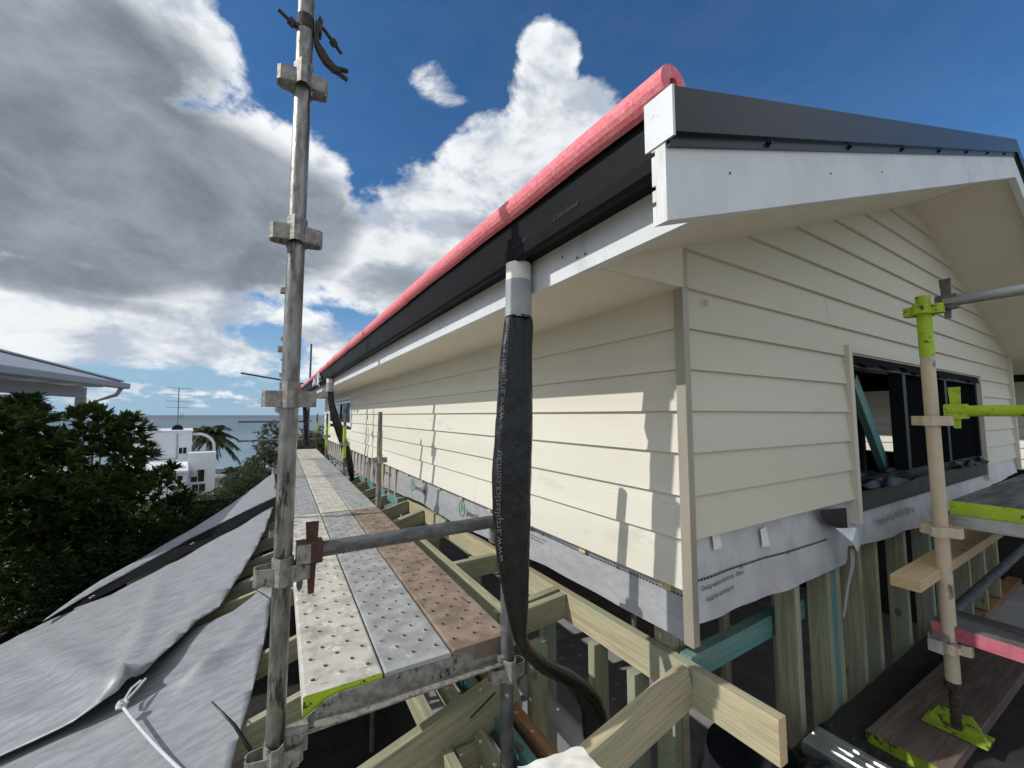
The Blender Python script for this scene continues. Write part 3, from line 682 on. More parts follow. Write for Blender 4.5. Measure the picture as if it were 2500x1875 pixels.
# ================================================================== FOAM NOODLES on the gutter lip
def noodles():
    cuts = [.505, onX(1001, 702, .70).y, onX(860, 826, .70).y, 5.5, 7.1, 8.7, 10.3, 12.25]
    cuts = sorted(cuts)
    words = ['nearest, ending above the white barge cap', 'second from the barge end', 'third from the barge end', 'fourth from the barge end', 'third from the far end', 'second from the far end', 'farthest, at the sea end']
    for i, (a, b_) in enumerate(zip(cuts[:-1], cuts[1:])):
        t = thing('foam_noodle', 'pink foam noodle slit over the gutter edge, ' + words[i], 'foam noodle', (.705, a, .735), 'foam noodles along the gutter')
        N = 60 if i == 0 else 26
        ro, ri = .041, .013; a0, a1 = R(-75), R(255); K = 18
        V = []; L = []
        for j in range(N + 1):
            y = a + .004 + (b_ - a - .008) * j / N
            sg = .004 * nz(y * 1.9, i, 0); sz = .004 * nz(y * 2.3, 5, i) + (-.006 * min(1, (y - a) / .3) if i else 0)
            for k in range(2 * K):
                if k < K: th = a0 + (a1 - a0) * k / (K - 1); r_ = ro * (1 + .010 * nz(y * 12, th * 2, i))
                else: th = a1 - (a1 - a0) * (k - K) / (K - 1); r_ = ri
                V.append((.705 + sg + r_ * math.cos(th), y, .700 + .03 * (1 - math.exp(-(y - .5) / 1.2)) + sz + r_ * math.sin(th)))
        M_ = 2 * K
        F = [[j * M_ + k, j * M_ + (k + 1) % M_, (j + 1) * M_ + (k + 1) % M_, (j + 1) * M_ + k] for j in range(N) for k in range(M_)]
        F += [[k, M_ - 1 - k, M_ - 2 - k, k + 1] for k in range(K - 1)] + [[N * M_ + k, N * M_ + k + 1, N * M_ + M_ - 2 - k, N * M_ + M_ - 1 - k] for k in range(K - 1)]
        obj('foam', V, F, 'foam_pink', t, smooth=False)
noodles()
# crumpled clear plastic caught in the gutter
def crumple(name, label, cat, c, size, m, seed, n=14, flat=.6):
    V = []; c = Vector(c)
    for i in range(n + 1):
        for j in range(n + 1):
            u, v = i / n - .5, j / n - .5
            d = Vector((nz(u * 5, v * 5, seed), nz(u * 5, v * 5, seed + 9), nz(u * 6, v * 6, seed + 17)))
            V.append(c + Vector((u * size[0] + d.x * size[0] * .35, v * size[1] + d.y * size[1] * .35, d.z * size[2] * flat)))
    return tag(obj(name, V, [[i * (n + 1) + j, (i + 1) * (n + 1) + j, (i + 1) * (n + 1) + j + 1, i * (n + 1) + j + 1] for i in range(n) for j in range(n)], m), label, cat)
crumple('plastic_scrap', 'crumpled clear plastic stuck to the gutter past the second downpipe', 'plastic', (.68, 7.6, .60), (.08, .75, .32), 'clear_plastic', 3)

# ================================================================== DOWNPIPES WITH BLACK SLEEVES
def sleeve(path, label, print_txt=False, seg=40, n=90):
    """path: list of (point, half width along u, half depth)"""
    top = Vector(path[0][0])
    t = thing('downpipe', label, 'downpipe', (top.x, top.y, path[-1][0][2]), 'downpipes with black plastic sleeves')
    ztop = top.z
    pc = Vector((.748, top.y, 0))
    one('pipe_stub', lambda b: b.tube([(pc.x, pc.y, .540), (pc.x, pc.y, ztop + .06)], .045, 'white_pvc', 28), t)
    one('tape', lambda b: b.tube([(pc.x, pc.y, .478), (pc.x, pc.y, .43), (pc.x, pc.y, ztop - .012)], [.0462, .0468, .0475], 'tape_grey', 28), t)
    P = [Vector(p[0]) for p in path]; cum = [0]
    for a, b in zip(P[:-1], P[1:]): cum.append(cum[-1] + (b - a).length)
    T = cum[-1]
    def ip(s_, idx): return float(np.interp(s_, cum, [idx(p) for p in path]))
    def smooth_(s_, idx):
        h = .03; return (ip(max(0, s_ - h), idx) + 2 * ip(s_, idx) + ip(min(T, s_ + h), idx)) / 4
    ua = Vector((RT.x, RT.y, 0)).normalized()
    def surf(s_, th, off=0.0):
        c = Vector([smooth_(s_, lambda p, k=k: p[0][k]) for k in range(3)])
        d = Vector([smooth_(min(T, s_ + .02), lambda p, k=k: p[0][k]) for k in range(3)]) - Vector([smooth_(max(0, s_ - .02), lambda p, k=k: p[0][k]) for k in range(3)])
        d.normalize(); u = (ua - d * ua.dot(d)).normalized(); v = d.cross(u)
        a = smooth_(s_, lambda p: p[1]); b = smooth_(s_, lambda p: p[2])
        wr = .11 * nz(th * 1.6, s_ * 5, 1) + .22 * (abs(nz(th * 2.2 + s_ * 2.5, s_ * 7, 4)) - .2) + .12 * (abs(nz(th * 5, s_ * 19, 8)) - .2)
        cz, sz = math.cos(th), math.sin(th)
        k = min(1, s_ / .05)
        # flattened tube with a long fold
        rx = a * (1 + wr * .35 * k) * math.copysign(abs(cz) ** .85, cz); ry = b * (1 + wr * 1.4 * k) * sz
        fold = -.010 * k * math.exp(-((cz - .45) / .10) ** 2) * (1 if sz > 0 else 0) * min(1, b / .03)
        return c + u * rx + v * (ry + fold) + (u * cz + v * sz) * off
    V = [surf(T * i / n, 2 * math.pi * k / seg) for i in range(n + 1) for k in range(seg)]
    F = [[i * seg + k, i * seg + (k + 1) % seg, (i + 1) * seg + (k + 1) % seg, (i + 1) * seg + k] for i in range(n) for k in range(seg)]
    sl = obj('plastic_sleeve', V, F, 'sleeve_black', t, smooth=True)
    if print_txt:
        Vt, Ft = text_geo('www.artplastics.com.au', .038)
        # reads upwards along the left edge of the sleeve
        def place(x, y, s0): return surf(s0 - x, math.pi / 2 + .70 + (y - .012) / .06, .0035)
        V2, F2 = tess(Vt, Ft, .02)
        for s0 in (.46, .92): obj('lettering', [place(v.x * .98, v.y, s0) for v in V2], F2, 'print_grey', sl)
    return t
def at(px, py, rng):
    r = ray(px, py); h = math.hypot(r.x, r.y); return r * (rng / h)
sl1 = [((.748, 1.20, .355), .0475, .0475), ((.748, 1.20, .31), .0485, .046), (at(1267, 770, 1.405), .0495, .038), (at(1261, 860, 1.40), .055, .033), (at(1256, 1000, 1.395), .062, .028),
       (at(1252, 1100, 1.39), .066, .030), (at(1249, 1220, 1.385), .065, .028), (at(1250, 1320, 1.38), .060, .026), (at(1256, 1410, 1.38), .048, .024), (at(1263, 1490, 1.38), .036, .022),
       (at(1270, 1560, 1.385), .021, .019), (at(1288, 1592, 1.42), .020, .019), (at(1330, 1626, 1.50), .025, .022), (at(1385, 1655, 1.58), .031, .024), (at(1425, 1690, 1.64), .037, .030), (at(1447, 1725, 1.66), .046, .040), (at(1452, 1758, 1.66), .050, .048), (at(1455, 1800, 1.66), .050, .050)]
sleeve(sl1, 'large near downpipe in a long black printed plastic sleeve hanging beside the scaffold', True)
c = at(1455, 1765, 1.66); 
tag(tube('pipe_riser', [(c.x, c.y, -2.4), (c.x, c.y, c.z - .02)], .048, 'tape_grey', seg=24), 'grey pipe end that receives the nearest black sleeve', 'pipe')
def far_sleeve(y, pts, label):
    P = [((.748, y, .36), .047, .047)]
    for px, py, hw in pts: P.append((at(px, py, y * 1.01), hw, hw * .6))
    sleeve(P, label, seg=16, n=40)
far_sleeve(6.5, [(806, 945, .046), (809, 985, .045), (818, 1020, .06), (832, 1060, .065), (846, 1100, .062), (855, 1140, .05), (861, 1175, .03)], 'middle downpipe with black sleeve slanting down in front of the side window')
far_sleeve(11.5, [(745, 1000, .06), (747, 1040, .065), (749, 1090, .065)], 'farthest downpipe with a straight black sleeve by the sea end')

# ================================================================== SCAFFOLD
PD = Vector((math.sin(R(1.25)), math.cos(R(1.25)), 0)); PR = Vector((PD.y, -PD.x, 0))
DECKZ = -.83
def plank_mesh(b, o, d, r, L, wd, m, z, m_end, ht=.058, holes=True):
    """perforated steel plank: o corner, d length dir, r width dir"""
    o = Vector(o); zz = Vector((0, 0, 1)); ox = rnd.uniform(0, 60)
    def P(u, v, h): return o + r * u + d * v + zz * (h)
    def LL(u, v, h): return (u + ox, v + ox * .3, h)
    def q(pts, mm):
        b.add([P(*p) for p in pts], [list(range(len(pts)))], mm, [LL(*p) for p in pts])
    cols = [.0105 + .0408 * k for k in range(6)]; sc = wd / .225; cols = [c_ * sc for c_ in cols]
    rows = int((L - .02) / .0605); ry = (L - rows * .0605) / 2
    # margins, with a shallow rolled edge
    q([(0, 0, -.003), (cols[0] * .6, 0, 0), (cols[0] * .6, L, 0), (0, L, -.003)], m); q([(cols[0] * .6, 0, 0), (cols[0], 0, 0), (cols[0], L, 0), (cols[0] * .6, L, 0)], m)
    q([(cols[5], 0, 0), (wd - .006, 0, 0), (wd - .006, L, 0), (cols[5], L, 0)], m); q([(wd - .006, 0, 0), (wd, 0, -.003), (wd, L, -.003), (wd - .006, L, 0)], m)
    q([(cols[0], 0, 0), (cols[5], 0, 0), (cols[5], ry, 0), (cols[0], ry, 0)], m); q([(cols[0], L - ry, 0), (cols[5], L - ry, 0), (cols[5], L, 0), (cols[0], L, 0)], m)
    V = []; F = []; Ls = []
    for j in range(rows):
        v0 = ry + j * .0605; v1 = v0 + .0605
        for i in range(5):
            u0, u1 = cols[i], cols[i + 1]; k = len(V)
            if (i + j) % 2 == 0 and holes:
                um, vm = (u0 + u1) / 2, (v0 + v1) / 2
                pts = [(u0, v0), (um, v0), (u1, v0), (u1, vm), (u1, v1), (um, v1), (u0, v1), (u0, vm)]
                ang = [-135, -90, -45, 0, 45, 90, 135, 180]
                ring = [[(um + r_ * math.cos(R(a)), vm + r_ * math.sin(R(a)), h) for a in ang] for r_, h in ((.0135, .0), (.0105, .0020), (.0085, .001), (.0084, -.003))]
                al = [(p[0], p[1], 0) for p in pts] + [p for g_ in ring for p in g_]
                V += [P(*p) for p in al]; Ls += [LL(*p) for p in al]
                for g_ in range(4):
                    for a in range(8): F.append([k + g_ * 8 + a, k + g_ * 8 + (a + 1) % 8, k + (g_ + 1) * 8 + (a + 1) % 8, k + (g_ + 1) * 8 + a])
            else:
                al = [(u0, v0, 0), (u1, v0, 0), (u1, v1, 0), (u0, v1, 0)]
                V += [P(*p) for p in al]; Ls += [LL(*p) for p in al]; F.append([k, k + 1, k + 2, k + 3])
    b.add(V, F, m, Ls)
    side = 'pink_paint' if m_end == 'pink' else m
    q([(0, 0, -.003), (0, L, -.003), (0, L, -ht), (0, 0, -ht)], side); q([(wd, 0, -.003), (wd, L, -.003), (wd, L, -ht), (wd, 0, -ht)], m)
    me_ = 'lime_dirty' if m_end == 'pink' else m_end
    for v in (0, L): q([(0, v, -.003), (cols[0] * .6, v, 0), (wd - .006, v, 0), (wd, v, -.003), (wd, v, -ht), (0, v, -ht)], me_)
    q([(.015, 0, -ht), (.015, L, -ht), (.0, L, -ht), (.0, 0, -ht)], m); q([(wd - .015, 0, -ht), (wd - .015, L, -ht), (wd, L, -ht), (wd, 0, -ht)], m)
def plank(o, d, r, L, wd, m, m_end, label, group='steel scaffold planks of the long platform', holes=True):
    b = MB(); plank_mesh(b, o, d, r, L, wd, m, 0, m_end, holes=holes)
    me = b
    o_ = bpy.data.objects
    t = me.done('scaffold_plank'); tag(t, label, 'plank', group); return t
bays = ['nearest bay', 'second bay', 'third bay', 'farthest bay']; cols_ = ['outer', 'middle', 'inner']
looks = [[('plank_dusty', 'lime', 'cream dusty'), ('plank_galv', 'plank_galv', 'grey galvanised'), ('plank_rusty', 'plank_rusty', 'brown rusty')],
         [('plank_galv', 'plank_galv', 'grey'), ('plank_dusty', 'lime', 'cream dusty'), ('plank_galv', 'plank_galv', 'grey')],
         [('plank_galv', 'plank_galv', 'grey'), ('plank_dusty', 'plank_dusty', 'pale dusty'), ('plank_galv', 'plank_galv', 'grey')],
         [('plank_galv', 'plank_galv', 'grey'), ('plank_dusty', 'plank_dusty', 'pale'), ('plank_dusty', 'plank_dusty', 'pale')]]
for j in range(4):
    for k in range(3):
        o = Vector((.118, 1.395, DECKZ)) + PD * (2.447 * j) + PR * (.236 * k) + Vector((0, 0, -.004 * ((k + j) % 2)))
        m, me_, wd_ = looks[j][k]
        plank(o, PD, PR, 2.437, .229, m, me_, '%s perforated steel plank, %s row of the %s' % (wd_, cols_[k], bays[j]))
def node(b, x, y, z, m, dirs=(0, 1, 2, 3), ht=.046, pr=.042, half=.026, rot=0.0):
    for k in dirs:
        a = k * math.pi / 2 + rot; ca, sa = math.cos(a), math.sin(a)
        pts = [(.020, half), (.030 + pr * .72, half * .72), (.024 + pr, half * .5), (.024 + pr, -half * .5), (.030 + pr * .72, -half * .72), (.020, -half)]
        path = [(x + u * ca - v * sa, y + u * sa + v * ca) for u, v in pts]
        b.strip(path, z - ht / 2, z + ht / 2, .0045, m)
def vnode(b, x, y, z, m, ang, ht=.075):
    """the front V pressing, taller, pointed in plan"""
    ca, sa = math.cos(ang), math.sin(ang)
    pts = [(.012, .024), (.034, .014), (.044, .006), (.044, -.006), (.034, -.014), (.012, -.024)]
    b.strip([(x + u * ca - v * sa, y + u * sa + v * ca) for u, v in pts], z - ht / 2, z + ht / 2, .004, m)
def standard(x, y, z0, z1, nodes, label, m='galv_old', mn='steel_pressing', bands=(), top=None, group='upright scaffold standards', r=.02415, spig=None):
    t = thing('scaffold_standard', label, 'scaffold pole', (x, y, z0), group)
    one('tube', lambda b: b.tube([(x, y, z0 + (z1 - z0) * i / 6) for i in range(7)], r, m, 20), t)
    for z in nodes:
        def nd(b):
            node(b, x, y, z, mn, dirs=(0, 1, 2), rot=-R(1.25)); vnode(b, x, y, z + .012, mn, -math.pi / 2 - R(1.25))
        one('pressing', nd, t)
    for za, zb, mm in bands: one('paint_band', lambda b: b.tube([(x, y, za), (x, y, zb)], r + .0012, mm, 20), t)
    if spig: one('spigot', lambda b: b.tube([(x, y, z1 - .005), (x, y, spig)], r * .82, 'galv_dark', 16), t)
    return t
NODES = [1.037 - .495 * k for k in range(8)]
mainp = standard(.049, 1.354, -2.7, 2.3, [n for n in NODES if n > -2.4], 'tall weathered galvanised pole in the left foreground, out of the top of the picture', m='galv')
for j in range(1, 4):
    p = Vector((.049, 1.354, 0)) + PD * 2.447 * j
    standard(p.x, p.y, -3.2, 2.0, [n for n in NODES if n > -1.2], ['', 'second outer pole, almost hidden behind the tall foreground pole', 'third outer pole, hidden behind the tall foreground pole', 'fourth outer pole, hidden behind the tall foreground pole'][j])
inn = [(.795, 1.36, .035), (.895, 3.9, .03), (.95, 6.32, .03), (.99, 8.8, .03), (1.035, 11.25, .03)]
names = ['short inner pole half hidden behind the near black sleeve', 'bare grey inner pole standing before the weatherboards', 'lime banded inner pole in front of the side window', 'lime banded inner pole left of the side window', 'lime banded inner pole with a brown base at the far end']
for i, (x, y, zt) in enumerate(inn):
    z1 = -.15 if i else zt
    standard(x, y, -3.2, z1 if i else zt, [-.42, -.94] if i else [-.45, -.945], names[i], m='galv_old' if i else 'galv_dark',
             bands=((-.62, -.17, 'lime'),) if i in (2, 3) else (((-.45, -.17, 'lime'), (-.9, -.45, 'rust')) if i == 4 else ()), spig=zt if i else None)
# tall far corner pole with arms
px_, py_ = .86, 11.6
t = standard(px_, py_, -3.2, 1.85, [.85, -.15, -1.1], 'slim tall pole at the far corner, above the noodle end', m='galv_dark')
tag(tube('scaffold_rail', [(px_, py_, .78), (px_ - 1.5, py_ + .1, 1.02)], .022, 'galv_dark', seg=12), 'dark rail clamped to the slim far corner pole, rising left', 'scaffold rail', 'rails of the far bay')
tag(tube('scaffold_rail', [(px_, py_ + .02, -.16), (px_ - 1.5, py_ + .1, -.16)], .022, 'galv_dark', seg=12), 'upper rail crossing the far end in front of the sea', 'scaffold rail', 'rails of the far bay')
tag(tube('scaffold_rail', [(px_ + .3, py_ + .02, -.62), (px_ - 1.5, py_ + .1, -.62)], .022, 'galv_old', seg=12), 'lower rail crossing the far end in front of the trees', 'scaffold rail', 'rails of the far bay')
# near transom tube with wedge end
def rail():
    t = thing('scaffold_transom', 'paint spattered tube with rusty red wedge end joining the foreground pole to the inner pole', 'scaffold rail', (.10, 1.352, -.40))
    one('tube', lambda b: b.tube([(.125, 1.351, -.398), (.45, 1.353, -.397), (.775, 1.356, -.396)], .0225, 'galv_dark', 20), t)
    one('end_fitting', lambda b: (b.box(.082, .150, 1.325, 1.377, -.430, -.368, 'rust', .004), b.box(.0815, .118, 1.3235, 1.3785, -.4285, -.3695, 'steel_pressing', .004)), t)
    one('wedge', lambda b: b.prism([(.104, 1.346, -.315), (.139, 1.346, -.315), (.132, 1.346, -.52), (.116, 1.346, -.52)], (0, .010, 0), 'rust'), t)
    one('wedge', lambda b: b.prism([(.086, 1.336, -.42), (.106, 1.336, -.42), (.100, 1.336, -.492), (.092, 1.336, -.505), (.085, 1.336, -.49)], (0, .008, 0), 'galv_dark'), t)
rail()
# angle transom that carries the near plank ends
def angle():
    t = thing('board_bearer', 'grey steel angle carrying the near plank ends', 'scaffold bearer', (.1, 1.36, -.93))
    def an(b):
        # upright leg with clipped corners and outstanding flange
        b.prism([(.10, 1.388, -.900), (.79, 1.388, -.910), (.76, 1.388, -.862), (.70, 1.388, -.852), (.22, 1.388, -.845), (.18, 1.388, -.852)], (0, -.005, 0), 'steel_pressing')
        b.prism([(.10, 1.383, -.902), (.79, 1.383, -.912), (.79, 1.383, -.907), (.10, 1.383, -.897)], (0, -.045, 0), 'steel_pressing')
    one('angle', an, t)
    for x in (.085, .775): one('end_lug', lambda b: (b.box(x - .02, x + .045, 1.345, 1.385, -.95, -.885, 'steel_pressing', .003), b.box(x, x + .025, 1.35, 1.38, -.99, -.95, 'steel_pressing', .003)), t)
angle()
for j in range(1, 5):
    p = Vector((.07, 1.36, -.93)) + PD * 2.447 * j
    tag(beam('board_bearer', p, p + PR * .78, .05, .05, 'steel_pressing'), 'steel bearer under the plank joint between bays, %s joint from the near end' % ['first', 'second', 'third', 'last'][j - 1], 'scaffold bearer', 'bearers under plank joints')
# swivel coupler on the tall pole
def coupler():
    x, y, z = .049, 1.354, 1.235
    t = thing('swivel_coupler', 'rusty open swivel coupler clamped high on the foreground pole', 'coupler', (x, y, z))
    one('band', lambda b: b.strip([(x + .0245 * math.cos(a), y + .0245 * math.sin(a)) for a in np.linspace(R(20), R(-300), 26)], z - .024, z + .024, -.007, 'rust_dark'), t)
    one('hinge_lug', lambda b: (b.box(x + .026, x + .046, y - .02, y + .012, z - .022, z + .018, 'rust_dark', .004), b.prism([(x + .03, y - .012, z + .01), (x + .046, y - .012, z - .005), (x + .048, y - .012, z + .03), (x + .038, y - .012, z + .048)], (0, .012, 0), 'rust_dark')), t)
    bo = one('bolt', lambda b: b.tube([(x + .048, y - .006, z + .012), (x + .110, y + .02, z - .028)], .0055, 'rust_dark', 10), t)
    one('nut', lambda b: b.tube([(x + .076, y + .006, z - .006), (x + .090, y + .012, z - .015)], .0125, 'rust_dark', 6, smooth=False), bo)
    bo = one('bolt', lambda b: b.tube([(x - .075, y - .01, z + .002), (x - .018, y + .004, z - .022)], .0055, 'rust_dark', 10), t)
    one('nut', lambda b: b.tube([(x - .046, y - .004, z - .009), (x - .03, y, z - .017)], .0125, 'rust_dark', 6, smooth=False), bo)
    def arm(b):
        pts = [(.030, -.02), (.033, -.055), (.048, -.078), (.062, -.098), (.085, -.115), (.105, -.118)]; wdt = [.012, .014, .022, .022, .018, .014]
        P = [];
        for i, (a, c_) in enumerate(pts):
            t0 = Vector(pts[min(i + 1, 5)]) - Vector(pts[max(i - 1, 0)]); nn = Vector((-t0.y, t0.x)).normalized() * wdt[i] * .5
            P.append(((a + nn.x, c_ + nn.y), (a - nn.x, c_ - nn.y)))
        for i in range(5):
            q = [P[i][0], P[i + 1][0], P[i + 1][1], P[i][1]]
            b.prism([(x + u, y - .018, z + v) for u, v in q], (0, .020, 0), 'rust_dark')
        for sgn in (1, -1): b.beam((x + .100, y - .008, z - .116 + sgn * .008), (x + .127, y - .008, z - .116 + sgn * .010 + (.002 if sgn > 0 else -.008)), .016, .009, 'rust_dark')
    one('flap', arm, t)
coupler()

# ================================================================== LOWER ROOF FRAME
frame = thing('lower_roof_frame', 'green treated pine rafters, ledgers and studs of the lower roof beside the wall', 'roof frame', (1.2, 1.5, -2.4))
AZ = -.945
beam('ledger', (1.4125, .71, AZ - .07), (1.4125, 11.8, AZ - .07), .045, .14, 'pine_pale', frame, m_end='pine_raw')
beam('ledger', (1.035, 1.72, AZ - .085), (1.06, 3.45, AZ - .085), .045, .14, 'pine_green', frame)
SLR = .27
def rafter(y, x0, x1, m='pine_green', dz=0.0, ht=.12):
    z = lambda X: -1.337 + dz + SLR * X
    beam('rafter', (x0, y, z(x0) - ht / 2), (x1, y, z(x1) - ht / 2), .042, ht, m, frame)
for y in (1.77, 1.83): beam('nogging', (1.005, y, AZ - .09), (1.388, y, AZ - .06 + (.006 if y > 1.8 else 0)), .042, .12, 'pine_green', frame)
beam('nogging', (1.06, 2.53, AZ - .08), (1.388, 2.53, AZ - .075), .042, .12, 'pine_green', frame)
for y in (3.5, 4.06, 4.1, 4.6, 5.2, 5.8, 6.4, 7.0): rafter(y, max(-1.45, -1.73 + (y - 4.87) * .319 + .22) if y > 4.5 else -1.2, 1.388)
for y in (2.2, 2.75, 3.75): rafter(y, -1.35, 1.0)
rafter(1.60, -.55, .98, 'pine_green', dz=-.02, ht=.19)
for a, b_ in ((4.65, 5.15), (5.25, 5.75), (5.85, 6.3), (6.45, 6.95)): beam('blocking', (1.33, a, AZ - .05), (1.34, b_, AZ - .05), .10, .10, 'pine_teal', frame)
# near hip rafter meeting the ledger
b0 = Vector((1.388, 1.03, AZ - .062)); b1 = onZ(1424, 1842, -1.075) + Vector((0, 0, -.06)); bd = (b1 - b0).normalized()
beam('hip_rafter', b0, b0 + bd * 1.0, .045, .145, 'pine_pale', frame)
# plates below, running beside the platform
for x0, zt, m in ((.66, -1.30, 'pine_green'), (.80, -1.29, 'pine_green'), (.90, -1.27, 'pine_teal'), (.97, -1.25, 'hardwood')):
    beam('wall_plate', (x0 - .02, .95, zt - .05), (x0 + .03, 7.0, zt - .05), .042, .10, m, frame)
beam('nogging', (.68, 1.55, -1.36), (.79, 1.55, -1.36), .04, .09, 'pine_green', frame)
for px in (1460, 1312):
    c = onZ(px, 1570, -1.1)
    beam('stud', (c.x, c.y, -2.4), (c.x, c.y, -1.09), .09, .045, 'pine_green', frame, up=(0, 1, 0))
for x, y in ((1.40, 1.28), (1.41, 1.95), (1.41, 2.9), (1.41, 3.8), (1.41, 4.8), (1.41, 6.0), (-.9, 2.3), (-1.2, 4.2), (-1.3, 6.5)):
    beam('stud', (x, y, -4.2 if x < 0 else -2.4), (x, y, -1.09 if x > 0 else -1.46 + SLR * x), .09, .045, 'pine_green', frame, up=(0, 1, 0))
one('corner_stud', lambda b: (b.box(1.44, 1.482, 1.13, 1.22, -2.4, -.82, 'pine_green'), b.box(1.487, 1.53, 1.13, 1.22, -2.4, -.82, 'pine_green')), frame)
beam('bottom_plate', (1.44, 1.07, -.985), (2.35, 1.07, -.970), .05, .095, 'pine_teal', frame)
# studs of the wall below the gable
for x, w_, m in ((2.05, .045, 'pine_green'), (2.36, .045, 'pine_green'), (2.41, .045, 'pine_teal'), (2.46, .045, 'pine_green'), (2.73, .045, 'pine_green'), (2.95, .045, 'pine_green'), (3.40, .045, 'pine_green'), (3.87, .045, 'pine_green'), (4.3, .045, 'pine_green'), (4.75, .045, 'pine_green'), (5.2, .045, 'pine_green'), (5.65, .045, 'pine_green')):
    beam('stud', (x, .985, -1.62), (x, .985, -.62), w_, .09, m, frame, up=(0, 1, 0))
beam('bottom_plate', (1.5, .985, -1.65), (6.5, .985, -1.65), .09, .045, 'hardwood', frame)
for y in (1.6, 2.2, 2.9): beam('stud', (2.4 + y * .5, y, -2.4), (2.4 + y * .5, y, -.83), .045, .09, 'pine_green', frame)
for x, y, z in ((1.385, 1.80, AZ - .02), (1.385, 2.53, AZ - .04), (1.387, 4.06, AZ - .04)):
    box('nail_plate', x - .0035, x + .0015, y + .025, y + .085, z - .06, z - .01, 'galv_clean', frame, bev=0)
# floors of the lower level
tag(box('lower_floor', 1.12, 6.5, 1.12, 12, -2.44, -2.40, 'floor_grey', bev=0), kind='structure')
tag(box('lower_floor', -2.2, 1.12, 1.12, 12, -3.0, -2.96, 'floor_dark', bev=0), kind='structure')  # near-black colour paints in the deep shade under the platform
tag(box('lower_floor', 1.46, 6.5, -1.6, 1.10, -1.72, -1.68, 'floor_grey', bev=0), kind='structure')
lw = thing('lower_wall', 'dark lined walls of the level below the scaffold', 'wall', (-2.2, 12, -4.2))
box('lining', -2.25, -2.2, 1.1, 12, -4.2, -2.2, 'interior_dark', lw, bev=0); box('lining', -2.2, 6.5, 12, 12.05, -4.2, -2.0, 'interior_dark', lw, bev=0); box('lining', 6.5, 6.55, -1.6, 12, -4.2, -.8, 'interior_dark', lw, bev=0)
box('lining', -2.2, 6.5, 1.10, 1.12, -4.2, -2.44, 'interior_dark', lw, bev=0); box('lining', 1.08, 1.12, 1.12, 12, -2.96, -2.44, 'interior_dark', lw, bev=0)
for i, (x, y) in enumerate(((1.9, 1.75), (1.72, 2.05))):
    tag(beam('offcut_strip', (x, y, -2.395), (x + .35, y + .42, -2.395), .10, .008, 'paper_white'), 'pale board offcut lying on the grey lower floor, ' + ['nearer one', 'farther one'][i], 'board offcut', 'offcuts on the lower floor')
tag(tube('drain_pipe', [(1.33, 2.05, -1.54), (1.33, 1.2, -1.54)], .05, 'pipe_grey', seg=24), 'grey drain pipe lying below the inner pole', 'pipe')
tag(tube('conduit', [onZ(1548, 1500, -.95), onZ(1552, 1500, -.95) + Vector((0, 0, -1.4))], .0125, 'galv_clean', seg=12), 'slim grey conduit rising between the ledger and the wall', 'pipe')

# ================================================================== TARPS over the lower roof
def roofz(x): return -1.315 + .27 * x
def onroof(px, py, dz=0.0):
    r = ray(px, py); k = (-1.315 + dz) / (r.z - .27 * r.x); return r * k
def poly_sheet(name, px, dz, m, label, wr, step=.06, holes=None, under=True, parent=None, ridge=None):
    """fill a pixel outline laid on the roof slope with a wrinkled grid sheet"""
    P = [onroof(*p, dz) for p in px]
    bm = bmesh.new(); vs = [bm.verts.new((p.x, p.y, 0)) for p in P]; f = bm.faces.new(vs)
    xs = [p.x for p in P]; ys = [p.y for p in P]
    for ax, lo, hi in (((1, 0, 0), min(xs), max(xs)), ((0, 1, 0), min(ys), max(ys))):
        t = lo + step
        while t < hi:
            co = (t, 0, 0) if ax[0] else (0, t, 0)
            bmesh.ops.bisect_plane(bm, geom=bm.verts[:] + bm.edges[:] + bm.faces[:], plane_co=co, plane_no=ax); t += step
    for v in bm.verts:
        x, y = v.co.x, v.co.y
        v.co.z = roofz(x) + dz + wr(x, y)
    bmesh.ops.recalc_face_normals(bm, faces=bm.faces)
    if bm.faces[0].normal.z < 0: bmesh.ops.reverse_faces(bm, faces=bm.faces)
    me = bpy.data.meshes.new(name); bm.to_mesh(me); bm.free(); me.materials.append(MATS[m]); me.materials.append(MATS['tarp_black'])
    me.polygons.foreach_set('use_smooth', [True] * len(me.polygons))
    o = bpy.data.objects.new(name, me)
    sm = o.modifiers.new('thick', 'SOLIDIFY'); sm.thickness = .004; sm.offset = -1; sm.material_offset = 1; sm.material_offset_rim = 0
    return o
def T(x, y): return (x / 2.289, 1150 + y / 2.289)
def fold(x, y, ax, ay, ang, wd, amp):
    u = (x - ax) * math.cos(ang) + (y - ay) * math.sin(ang); v = -(x - ax) * math.sin(ang) + (y - ay) * math.cos(ang)
    return amp * math.exp(-(v / wd) ** 2) * (1 if u > 0 else math.exp(-(u / (wd * 3)) ** 2)) * math.exp(-max(0, u) / 1.6)
def wrk(sd, tie, amps):
    tx, ty = tie
    def f(x, y):
        z = .010 * nz(x * 1.7, y * 1.3, sd) + .004 * nz(x * 6 + y * 2, y * 3, sd + 3)
        for a, w_, am in amps: z += fold(x, y, tx, ty, R(a), w_, am)
        # slight sag between rafters
        z -= .010 * (0.5 + 0.5 * math.cos(2 * math.pi * y / .6))
        return z
    return f
tie = onroof(288, 1712)
def tarp(name_lbl, px, dz, wr, step=.05):
    t = thing('tarpaulin', name_lbl, 'tarpaulin', tuple(onroof(*px[0], dz)), 'silver tarpaulins over the lower roof')
    o = poly_sheet('sheet', px, dz, 'tarp_silver', '', wr, step); link(o, t); return t
